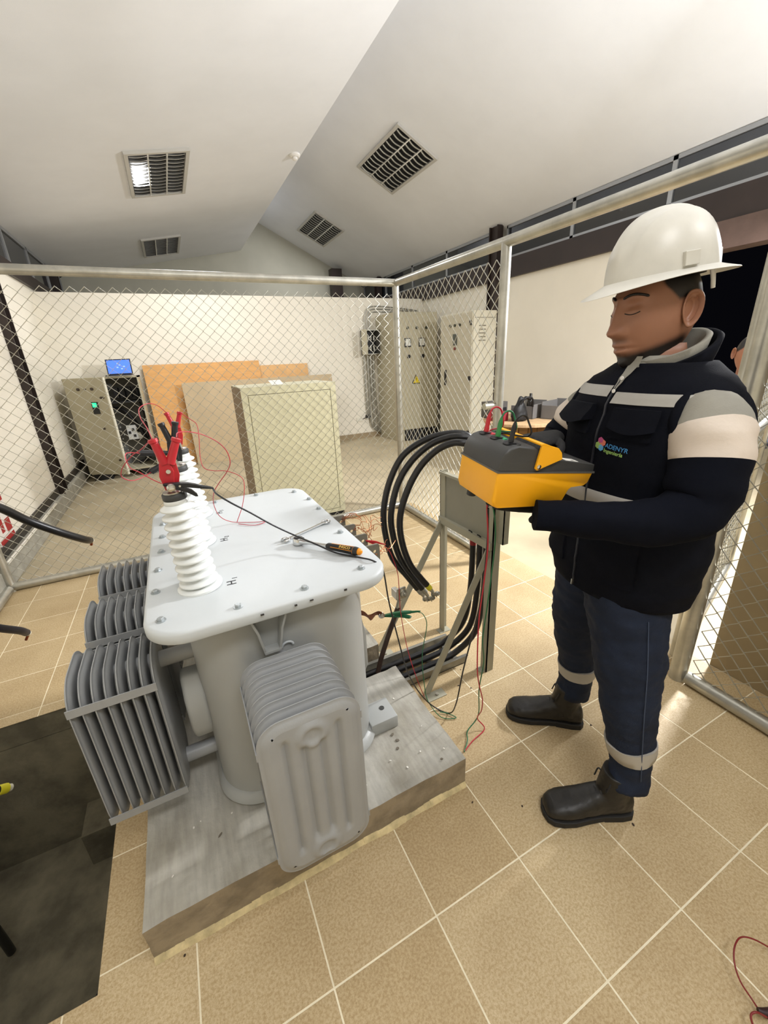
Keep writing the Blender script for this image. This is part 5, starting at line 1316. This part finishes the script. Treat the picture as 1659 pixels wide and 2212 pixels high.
# hair shell under the helmet edge at sides and nape
# --- helmet
HH = Matrix.Translation((1.046, .152, 1.606)) @ Matrix.Rotation(math.radians(161), 4, 'Z') @ Matrix.Rotation(math.radians(7.5), 4, 'Y') @ Matrix.Scale(.965, 4)
M_HELM = mat('white_helmet', 'cfccc2', .38, var=.06, vscale=9, bump=.04, bscale=40)
HL = adopt(empty('hard_hat', HH.translation), WK)
def helm(th, u, off=0):
    """u 0..1 dome from brim joint to crown"""
    a, b, h = .132, .108, .143
    ph = u*PI/2; r = math.cos(ph)**.82; z = h*math.sin(ph)
    x = (a+off)*r*math.cos(th); y = (b+off)*r*math.sin(th)
    x += .006*u*(-1)
    rib = .0060*math.exp(-(y/.024)**6)*sm(.10, .30, u)
    rib += .0030*(math.exp(-((abs(y)-.050)/.005)**2))*sm(.16, .36, u)*sm(.98, .80, u)
    return Vector((x, y, z+rib*math.sin(ph)+off*math.sin(ph)))+Vector((rib*math.cos(ph)*math.cos(th), 0, 0))
m = MB(); nT, nU = 96, 36
rows = [[HH @ helm(2*PI*i/nT, min(.985, j/nU)) for i in range(nT)] for j in range(nU+1)]
m.loft(rows, cap=False); m.add(rows[-1], [tuple(range(nT))])
inner = [[HH @ (helm(2*PI*i/nT, min(.985, j/12), -.004)) for i in range(nT)] for j in range(13)]
m2 = MB(); m2.loft(inner[::-1], cap=False); m2.build('shell_lining', mat('helmet_inside', '6f6a5e', .7), HL, smooth=60, weld=True)
SH = m.build('shell', M_HELM, HL, smooth=50)
def brim(th, k):
    a0, b0 = .132, .108; a1 = .188 if math.cos(th) > 0 else .176; b1 = .143
    x = lerp(a0, a1, k)*math.cos(th); y = lerp(b0, b1, k)*math.sin(th)
    if math.cos(th) > 0: x += .006*k*math.cos(th)**3
    drop = -.010*k-.016*k*max(0, math.cos(th))**2-.004*k*max(0, -math.cos(th))
    return Vector((x, y, drop))
m = MB()
prof = [(0, .002), (.3, .001), (.95, 0), (1, -.0015), (.95, -.003), (.3, -.003), (0, -.003)]
m.loft([[HH @ (brim(2*PI*i/nT, k)+Vector((0, 0, o_))) for i in range(nT)] for k, o_ in prof], cap=False); m.build('brim', M_HELM, HL, smooth=50)
m = MB(); 
for th in (PI*.5+.28, PI*1.5-.28): 
    pass
def slot(th, w, z0, z1, t):
    c = helm(th, .06); n = Vector((math.cos(th)/.132, math.sin(th)/.108, 0)).normalized(); s = Vector((-n.y, n.x, 0)); mb = MB()
    vs_ = [HH @ (c+s*(i*w/2)+n*(j*t-.006)+Vector((0, 0, z))) for z in (z0, z1) for i, j in ((-1, 0), (1, 0), (1, 1), (-1, 1))]
    mb.add(vs_, [(3,2,1,0),(4,5,6,7),(0,1,5,4),(1,2,6,5),(2,3,7,6),(3,0,4,7)]); mb.build('accessory_slot', M_HELM, HL, bevel=.0015)
slot(PI*.5-.10, .034, -.008, .022, .014); slot(PI*1.5+.1, .034, -.008, .022, .014); slot(PI-.22, .016, -.006, .024, .016)
m = MB(); m.tube([HH @ V(-.055, .093, -.005), HH @ V(-.062, .092, -.03), HH @ V(-.066, .090, -.05)], .0045, 8); m.build('suspension_clip', MATS['white_plastic'], HL, smooth=50)
m = MB(); m.tube([HH @ V(-.075, .080, -.005), HH @ V(-.080, .078, -.045)], .0025, 6); m.build('suspension_strap', MATS['white_plastic'], HL, smooth=50)
m = MB(); n = 40; rows = [[HH @ V(.104*math.cos(2*PI*i/n)*k, .083*math.sin(2*PI*i/n)*k, z) for i in range(n)] for z, k in ((.03, 1.0), (-.012, 1.0), (-.012, .97), (.03, .97))]
m.loft(rows+[rows[0]], cap=False); m.build('headband', M_BLACKP, HL, smooth=60)

# --- arms
def limb(pts, rad, n=22, sub=6, wr=.004, sq=1.0, seed=0):
    sp = spline(pts, sub); K = len(pts)-1; R_ = []
    for i in range(len(sp)):
        t = i/sub; k = min(int(t), K-1); u = t-k; u = u*u*(3-2*u); R_.append(lerp(rad[k], rad[k+1], u))
    rings = []; T0 = (sp[1]-sp[0]).normalized(); u = T0.orthogonal().normalized(); prev = T0
    for i, p in enumerate(sp):
        t = (sp[min(i+1, len(sp)-1)]-sp[max(i-1, 0)]).normalized(); u = prev.rotation_difference(t) @ u; u = (u-t*u.dot(t)).normalized(); w = t.cross(u); prev = t
        ring = []
        for k in range(n):
            a = 2*PI*k/n; q = p+(u*math.cos(a)+w*math.sin(a))*R_[i]
            s_ = wr*(noise.noise(q*22+Vector((seed, 0, 0)))+.8*noise.noise(Vector((q.x*9, q.y*9, q.z*38+seed))))
            ring.append(q+(q-p).normalized()*s_)
        rings.append(ring)
    return rings
def sleeve(s, pts, rad, cuts, seed):
    P = [LT(*p) for p in pts]; R_ = limb(P, rad, 26, 8, .005, seed=seed); a, b = cuts
    o1 = MB().loft(R_[:a+1]).build('sleeve_upper', M_SHIRT, WK, smooth=80); o2 = MB().loft(R_[a:b+1]).build('sleeve_band', M_REFL2, WK, smooth=80); o3 = MB().loft(R_[b:]).build('sleeve_lower', M_NAVY2, WK, smooth=80)
sleeve(1, [(.010, .120, 1.285), (.018, .178, 1.278), (.035, .208, 1.235), (.052, .228, 1.165), (.078, .236, 1.100), (.160, .210, 1.070), (.285, .155, 1.074), (.395, .100, 1.084)], [.070, .078, .081, .076, .067, .056, .045, .035], (12, 20), 1)
sleeve(-1, [(-.010, -.120, 1.285), (-.002, -.178, 1.278), (.018, -.208, 1.235), (.045, -.230, 1.18), (.085, -.235, 1.150), (.155, -.220, 1.15), (.225, -.190, 1.165), (.275, -.168, 1.175)], [.070, .078, .081, .076, .068, .058, .048, .042], (12, 20), 5)
# rolled edge of the arm opening, standing proud over the sleeve
for s in (1, -1):
    m = MB(); n = 36; rows = []
    for rr, dl in ((.074, .004), (.094, .002), (.098, -.008), (.094, -.022), (.080, -.035)):
        row = []
        for k in range(n):
            a = 2*PI*k/n; row.append(LT(.004+rr*1.06*math.cos(a), s*(.192+dl-.020*math.sin(a)-.016*math.cos(a)), 1.276+rr*math.sin(a)))
        rows.append(row)
    m.loft(rows, cap=False); m.build('armhole_edge', M_NAVY, VEST, smooth=70)
# --- gloves
def glove(M, curl, thumb, name='glove'):
    """M: x along fingers, y across (thumb side +), z back of the hand"""
    mb = MB()
    mb.loft([[M @ V(x, w*math.cos(a)+o_, h*math.sin(a)) for a in [2*PI*k/16 for k in range(16)]] for x, w, h, o_ in ((-.055, .026, .020, 0), (-.02, .030, .019, 0), (.02, .038, .017, 0), (.055, .042, .015, 0), (.082, .041, .013, 0), (.092, .036, .010, 0))])
    for i, (y, L_, r) in enumerate(((.030, .072, .0092), (.010, .080, .0096), (-.011, .074, .0092), (-.030, .058, .0084))):
        p = V(.080, y, 0); a = 0; pts = [V(.06, y, 0), p]; seg = (.46, .30, .24)
        for k in range(3):
            a += curl[k]*(1+.06*i); d = Vector((math.cos(a), (.02 if i == 0 else -.03*(i-1)), -math.sin(a))); p = p+d*L_*seg[k]; pts.append(p)
        mb.tube([M @ q for q in spline(pts, 4)], [r*1.05]*5+[r*1.02]*4+[r*.98]*4+[r*.9]*3+[r*.62], 12)
    pts = [V(-.01, .022, -.004)]+[Vector(t) for t in thumb]
    sp = spline(pts, 4); mb.tube([M @ q for q in sp], [.014]*4+[.0115]*(len(sp)-6)+[.0095, .0065], 12)
    return fuse(mb, name, M_GLOVE, WK, .0035, 4)
# left hand flat below the tester, right hand resting over its far edge
pl = LT(.375, .105, 1.083)
Ml = frame(TP(.205, .055, -.109), -tu+tv*.18, -tv)            # palm up under the case: z axis down
glove(Ml, (-.05, -.04, -.04), [(.02, .050, -.004), (.045, .066, -.008), (.068, .072, -.014)])
Mr = frame(TP(.262, TW-.004, .047), (-tu*.92-tv*.40), (-tv*.92+tu*.40))
if (Mr.to_3x3() @ V(0, 0, 1)).z < 0: Mr = frame(TP(.262, TW-.004, .047), (-tu*.92-tv*.40), (tv*.92-tu*.40))
glove(Mr, (.16, .30, .30), [(.01, -.046, -.006), (.035, -.058, -.016), (.055, -.056, -.026)] if False else [(.02, .048, -.008), (.045, .058, -.016), (.065, .058, -.024)])

# --- jeans
def leg_rings(P, R_, seed): return limb(P, R_, 26, 8, .006, seed=seed)
LLEG = [LG(-.035, .085, .86), LG(-.040, .105, .76), LG(-.048, .145, .62), LG(-.060, .172, .47), LG(-.075, .192, .34), LG(-.090, .203, .22), LG(-.085, .207, .145)]
RLEG = [LG(-.020, -.085, .86), LG(-.022, -.105, .76), LG(-.022, -.130, .62), LG(-.024, -.148, .47), LG(-.045, -.158, .34), LG(-.052, -.160, .22), LG(-.040, -.160, .145)]
LRAD = [.118, .112, .100, .084, .068, .060, .066]
lr = leg_rings(LLEG, LRAD, 3); rr_ = leg_rings(RLEG, LRAD, 8)
mb = MB(); mb.loft(lr); mb.loft(rr_)
mb.loft([[LT(.0+.145*math.cos(a), .185*math.sin(a), z) for a in [2*PI*k/28 for k in range(28)]] for z in (.98, .90, .84)]+[[LG(-.03+.115*math.cos(a), .155*math.sin(a), .76) for a in [2*PI*k/28-math.radians(20)*0 for k in range(28)]]])
JE = fuse(mb, 'jeans', M_JEAN, WK, .009, 5, .0035, (26, 26, 48))
def leg_band(P, R_, z0, z1, seed):
    rg = limb(P, [r+.0045 for r in R_], 26, 8, .004, seed=seed); zc = [sum(q.z for q in r)/len(r) for r in rg]; mb = MB()
    def ringat(z):
        for i in range(len(rg)-1):
            if zc[i] >= z >= zc[i+1]:
                t = (zc[i]-z)/(zc[i]-zc[i+1]); return [a.lerp(b, t) for a, b in zip(rg[i], rg[i+1])]
    mb.loft([ringat(z1), ringat((z0+z1)/2), ringat(z0)]); mb.build('reflective_band', mat('grey_reflective', 'aaa59c', .55, var=.05, vscale=10), JE, smooth=80)
leg_band(LLEG, LRAD, .262, .312, 3); leg_band(RLEG, LRAD, .252, .302, 8)
# side seams
MB().tube(spline([LLEG[i]+(LG(-.02, 1, 0)-LG(0, 0, 0)).normalized()*(LRAD[i]+.004) for i in range(1, 6)], 6), .0014, 6).build('seam', mat('seam_thread', '3a465c', .8), JE, smooth=60)
# --- boots
def boot(toe, heel, name='boot'):
    toe = Vector((toe[0], toe[1], 0)); heel = Vector((heel[0], heel[1], 0)); d = (toe-heel); L_ = d.length; d /= L_; s = Vector((-d.y, d.x, 0))
    e = adopt(empty('boot', heel), WK)
    def P(u, v, z): return heel+d*(u*L_)+s*v+Vector((0, 0, z))
    mb = MB()
    def ring(u, w, zt, zb=.016, p=2.6):
        r = []
        for k in range(20):
            a = 2*PI*k/20; c, s_ = math.cos(a), math.sin(a); q = (abs(c)**p+abs(s_)**p)**(-1/p); r.append(P(u, w*q*c, (zt+zb)/2+(zt-zb)/2*q*s_))
        return r
    mb.loft([ring(.02, .018, .07), ring(.05, .030, .10), ring(.14, .036, .125), ring(.26, .037, .13), ring(.40, .039, .120), ring(.55, .044, .100), ring(.70, .049, .080), ring(.82, .049, .073), ring(.91, .044, .066), ring(.965, .034, .054), ring(.992, .018, .038)])
    mb.loft([[P(.25+.175*math.cos(a), .044*math.sin(a), z) for a in [2*PI*k/20 for k in range(20)]] for z in (.06, .13)]+[[P(.22+.165*math.cos(a), .046*math.sin(a), .19) for a in [2*PI*k/20 for k in range(20)]]])
    fuse(mb, 'upper', M_BOOT, e, .005, 4, .0012, (40, 40, 60))
    out = []
    for u, w in ((.0, .016), (.04, .032), (.15, .037), (.35, .036), (.5, .042), (.68, .052), (.82, .053), (.92, .047), (.98, .033), (1.005, .012)): out.append((u, w))
    poly = [(u, w) for u, w in out]+[(u, -w) for u, w in out[::-1]]
    MB().prism(poly, lambda u, v, z: P(u, v, z), .004, .026).build('sole', M_SOLE, e, bevel=.003)
    hp = [(u, w*.98) for u, w in out[:4]]+[(u, -w*.98) for u, w in out[:4][::-1]]
    MB().prism(hp, lambda u, v, z: P(u, v, z), 0, .012).build('heel', M_SOLE, e, bevel=.002)
    for i in range(4):
        u = .46-.045*i; z = .118+.011*i-.004*(3-i)*.5
        MB().tube(spline([P(u, .022, z-.010), P(u-.01, .0, z+.001), P(u, -.022, z-.010)], 4), .0026, 6).build('lace', M_SOLE, e, smooth=60)
    MB().tube(spline([P(.33, .004, .155), P(.36, .03, .168), P(.40, .034, .14), P(.36, .012, .15), P(.38, -.03, .165), P(.42, -.03, .135)], 5), .0024, 6).build('lace', M_SOLE, e, smooth=60)
boot((.762, .062), (1.022, -.070)); boot((.946, .438), (1.172, .238))

# --- man seen beyond the gate
M2 = skinmat('skin_far', 'a57158', '171210'); PX, PY = 3.55, 1.02
LB = local(200, PX, PY)
P2 = empty('person', (PX, PY, 0), 'man in a dark blue shirt partly hidden behind the fence post outside the gate', 'person')
H2 = Matrix.Translation(LB(.05, 0, 1.37)) @ Matrix.Rotation(math.radians(222), 4, 'Z') @ Matrix.Rotation(math.radians(22), 4, 'Y')
h2 = head_mesh('head', H2, M2, P2, 5, beard=False)
for s in (1, -1): ear(H2, s, M2, h2)
m = MB(); m.loft([[LB(-.02+.055*math.cos(a), .055*math.sin(a), 1.20) for a in [2*PI*k/16 for k in range(16)]], [LB(.02+.05*math.cos(a), .05*math.sin(a), 1.33) for a in [2*PI*k/16 for k in range(16)]]]); m.build('neck', M2, h2, smooth=60)
mb = MB(); mb.loft([[LB(fc+a*math.cos(t), b*math.sin(t), z) for t in [2*PI*k/24 for k in range(24)]] for z, fc, a, b in ((.68, -.03, .13, .19), (.85, -.02, .14, .20), (1.02, -.02, .14, .21), (1.12, -.02, .12, .20), (1.18, -.02, .09, .13), (1.22, -.02, .06, .07))])
for s in (1, -1): mb.loft(limb([LB(-.02, s*.18, 1.12), LB(.02, s*.24, 1.0), LB(.08, s*.26, .86), LB(.22, s*.20, .80), LB(.30, s*.12, .80)], [.07, .062, .052, .042, .032], 14, 4, .003, seed=s))
fuse(mb, 'shirt', mat('blue_shirt', '2b3346', .8, var=.15, vscale=12), P2, .012, 4)
mb = MB()
for s in (1, -1): mb.loft(limb([LB(-.02, s*.09, .72), LB(.05, s*.11, .46), LB(-.02, s*.11, .10)], [.10, .075, .055], 14, 5, .004, seed=s+9))
fuse(mb, 'trousers', mat('dark_trousers', '17181c', .8), P2, .014, 4)
mb = MB()
for s in (1, -1): mb.loft([[LB(f+.0, s*.11+w*math.cos(a), .045+.044*math.sin(a)) for a in [2*PI*k/12 for k in range(12)]] for f, w in ((-.09, .03), (-.05, .042), (.08, .045), (.16, .04), (.19, .02))])
mb.build('shoe', mat('dark_shoe', '111111', .6), P2, smooth=60)
m = MB(); m.tube(spline([H2 @ V(-.02, .082, .03), H2 @ V(-.05, .083, .0), H2 @ V(-.06, .078, -.05), H2 @ V(-.03, .07, -.09)], 6), .008, 8); m.build('white_strap', MATS['white_plastic'], P2, smooth=60)
# ------------------------------------------------------------------ things at the right
# tan board leaning on the fence outside
tag(MB().prism([(1.985, 0), (2.005, 0), (1.96, 1.9), (1.94, 1.9)], lambda u, v, d: V(u+(.09*(d-.19)/-1.3)*-.25, d, v), -1.25, .185).build('hardboard_sheet', mat('brown_board', '8f7d5c', .65, var=.08, vscale=3), bevel=.002), 'large brown board propped upright outside the near fence panel', 'board')
# black cables coiled on the floor outside
def coil(label, c, r, n, th):
    e = empty('cable_coil', c, label, 'cable'); rd = random.Random(4)
    for i in range(n):
        ph = rd.random()*6; rr = r*(1-.1*rd.random()); pts = [Vector(c)+Vector((rr*math.cos(a+ph)+.03*math.sin(3*a+i), rr*.8*math.sin(a+ph)+.02*math.cos(2*a+i), th+i*th*1.5+.01*math.sin(2*a))) for a in [2*PI*k/24 for k in range(24)]]
        MB().tube(pts, th, 8, closed=True).build('loop', M_CABLE, e, smooth=60)
    return e
coil('heap of black cable loops on the floor outside the gate', (3.0, .18, 0), .20, 6, .012)
tag(MB().tube(spline([(3.2, .55, .012), (3.5, .72, .012), (3.75, .62, .012), (3.6, .45, .012), (3.35, .50, .012)], 8), .012, 8).build('loose_cable', M_CABLE, smooth=60), 'single black cable bent across the floor beyond the coil', 'cable')
o = tag(MB().ball((0, 0, 0), .05, 12, 8, (1.3, .9, .8)).build('dark_bag', mat('dark_bag', '201818', .7, bump=.4), smooth=60), 'small dark bundle on the floor beside the cable heap', 'bag'); o.location = (2.62, .12, .04)
tag(MB().tube(spline([(1.60, .52, .012), (1.95, .60, .012), (2.4, .75, .012), (2.9, .8, .012)], 8), .011, 8).build('floor_cable', M_CABLE, smooth=60), 'black cable running along the floor behind the worker through the gate', 'cable')
# cable drum used as a table, with boxes and a bag on it
e = empty('cable_drum', (3.78, 3.30, 0), 'wooden cable drum standing on end as a table by the right wall', 'cable drum')
M_WOOD = mat('drum_wood', 'b08c5c', .7, var=.22, vscale=5, stretch=(1, 1, 8)); M_WOOD2 = mat('drum_wood_top', 'c2a27a', .7, var=.18, vscale=6, stretch=(6, 1, 1))
MB().lathe([(.50, 0), (.50, .035)], (3.78, 3.30, .63), n=48).build('top_flange', M_WOOD2, e, bevel=.004); MB().lathe([(.50, 0), (.50, .035)], (3.78, 3.30, 0), n=48).build('bottom_flange', M_WOOD2, e, bevel=.004)
for k in range(16):
    a = 2*PI*k/16; Mx = Matrix.Translation((3.78, 3.30, 0)) @ Matrix.Rotation(a, 4, 'Z'); MB().box((.25, -.05, .035), (.275, .05, .63), Mx).build('stave', M_WOOD, e)
zt = .666
e = empty('parts_bin', (4.0, 3.15, zt), 'grey open-fronted parts bin on the cable drum', 'bin')
Mb = Matrix.Translation((3.96, 3.02, zt)) @ Matrix.Rotation(.25, 4, 'Z'); MG = mat('bin_grey', '6f6d6b', .55, var=.05)
m = MB(); m.box((-.02, -.15, 0), (.36, .15, .008), Mb); m.build('base', MG, e); MB().box((.35, -.15, .0), (.36, .15, .21), Mb).build('back', MG, e); MB().box((-.02, -.15, 0), (-.01, .15, .16), Mb).build('front', MG, e); MB().box((-.02, -.15, 0), (.36, -.14, .20), Mb).build('side', MG, e); MB().box((-.02, .14, 0), (.36, .15, .20), Mb).build('side', MG, e)
e2 = empty('parts_bin', (3.85, 3.38, zt), 'second grey bin behind the bottle on the cable drum', 'bin')
Mb = Matrix.Translation((3.78, 3.34, zt)) @ Matrix.Rotation(.25, 4, 'Z')
MB().box((-.02, -.15, 0), (.30, .15, .008), Mb).build('base', MG, e2); MB().box((-.02, -.15, 0), (-.01, .15, .15), Mb).build('front', MG, e2); MB().box((-.02, -.15, 0), (.30, -.14, .17), Mb).build('side', MG, e2); MB().box((.29, -.15, 0), (.30, .15, .20), Mb).build('back', MG, e2)
tag(MB().lathe([(.045, 0), (.047, .01), (.047, .17), (.03, .22), (.017, .24), (.017, .275), (.014, .28)], (3.92, 3.36, zt+.009), n=20).build('bottle', mat('dark_bottle', '15110f', .15), smooth=50), 'dark bottle standing in the bins on the cable drum', 'bottle')
e = empty('tool_bag', (3.66, 3.36, zt), 'black floppy tool bag slumped at the edge of the cable drum', 'bag')
mb = MB(); mb.loft([[Vector((3.60+w*math.cos(a), 3.20+w*.7*math.sin(a), z)) for a in [2*PI*k/14 for k in range(14)]] for z, w in ((zt+.005, .10), (zt+.06, .11), (zt+.14, .085), (zt+.22, .05), (zt+.29, .02))]); mb.tube([(3.60, 3.2, zt+.22), (3.66, 3.18, zt+.27), (3.72, 3.16, zt+.24)], .022, 8)
fuse(mb, 'body', mat('bag_black', '0e0d0e', .6), e, .012, 3, .006, (14, 14, 14))
MB().tube(spline([(3.55, 3.15, zt+.2), (3.60, 3.12, zt+.27), (3.70, 3.12, zt+.26), (3.74, 3.14, zt+.16)], 6), .012, 8).build('strap', MATS['bag_black'], e, smooth=60)
tag(MB().box((3.37, 3.30, zt), (3.52, 3.45, zt+.11)).build('red_box', mat('red_box', '8c2b32', .5), bevel=.006), 'small dark red box left of the black bag on the cable drum', 'box')
e = empty('parts_bin', (3.50, 3.62, zt), 'dark grey upright bin at the far left of the cable drum', 'bin')
Mb = Matrix.Translation((3.46, 3.52, zt)); MB().box((0, 0, 0), (.24, .22, .20), Mb).build('body', mat('bin_dark', '55524f', .6), e, bevel=.004); MB().box((.02, -.004, .05), (.22, 0, .13), Mb).build('opening', M_BLACKP, e)
# wooden crate behind the tester
e = empty('wooden_crate', (3.2, 2.3, 0), 'low open wooden crate behind the tester by the right wall', 'crate')
M_CR = mat('crate_wood', 'b8936a', .7, var=.15, vscale=5)
cx0, cx1, cy0, cy1, cz = 3.0, 4.15, 2.30, 2.74, .57
for a, b in (((cx0, cy0, 0), (cx1, cy0+.03, cz)), ((cx0, cy1-.03, 0), (cx1, cy1, cz)), ((cx0, cy0+.03, 0), (cx0+.03, cy1-.03, cz)), ((cx1-.03, cy0+.03, 0), (cx1, cy1-.03, cz)), ((cx0+.03, cy0+.03, 0), (cx1-.03, cy1-.03, .02))): MB().box(a, b).build('panel', M_CR, e)
# specks of dirt on the tiles, paint flecks on plinth and radiator
def flecks(name, pts, r, m_, parent, nrm='z'):
    mb = MB(); rd = random.Random(len(pts))
    for p in pts:
        k = 6; a0 = rd.random()*6; s1, s2 = r*rd.uniform(.6, 1.3), r*rd.uniform(.35, .8); ring = []
        for i in range(k):
            a = 2*PI*i/k; u, v = s1*math.cos(a), s2*math.sin(a); u, v = u*math.cos(a0)-v*math.sin(a0), u*math.sin(a0)+v*math.cos(a0)
            ring.append((u, v))
        if nrm == 'z': mb.prism(ring, lambda u, v, d: V(p[0]+u, p[1]+v, p[2]+d), -.0006, .0010)
        else: mb.prism(ring, lambda u, v, d: V(p[0]+u, p[1]+d, p[2]+v), .001, -.0012)
    o = mb.build(name, m_, parent, weld=False); o['kind'] = 'stuff'; return o
M_DIRT = mat('dirt_speck', '3a2c20', .8); M_FLECK = mat('white_fleck', 'e6e3da', .6)
flecks('dirt_speck', [(1.262, .145, .0006), (.99, -.102, .0006), (-.33, .24, .0006), (1.2, .22, .0006), (.72, .11, .0006), (.58, .20, .0006), (1.35, .42, .0006), (.9, .62, .0006), (.86, .66, .0006), (.93, .74, .0006)], .005, M_DIRT, FLOOR)
PB = [o for o in bpy.data.objects if o.name.startswith('concrete_plinth')][0]
flecks('paint_fleck', [(-.27, .47, .1335), (-.25, .48, .1335), (-.16, .46, .1335), (-.33, .36, .1335), (.47, .36, .1335), (.53, .45, .1335), (.43, .55, .1335), (.50, .62, .1335), (.36, .38, .1335), (.55, .33, .1335), (-.05, .34, .1335), (.25, .34, .1335), (.40, .33, .1335)], .004, M_FLECK, PB)
flecks('stain', [(.415, .47, .1335), (.42, .44, .1335), (.405, .41, .1335), (-.2, .41, .1335), (.52, .30, .1335)], .007, mat('dark_stain', '6f675a', .9), PB)
bpy.data.scenes.remove(TMP)
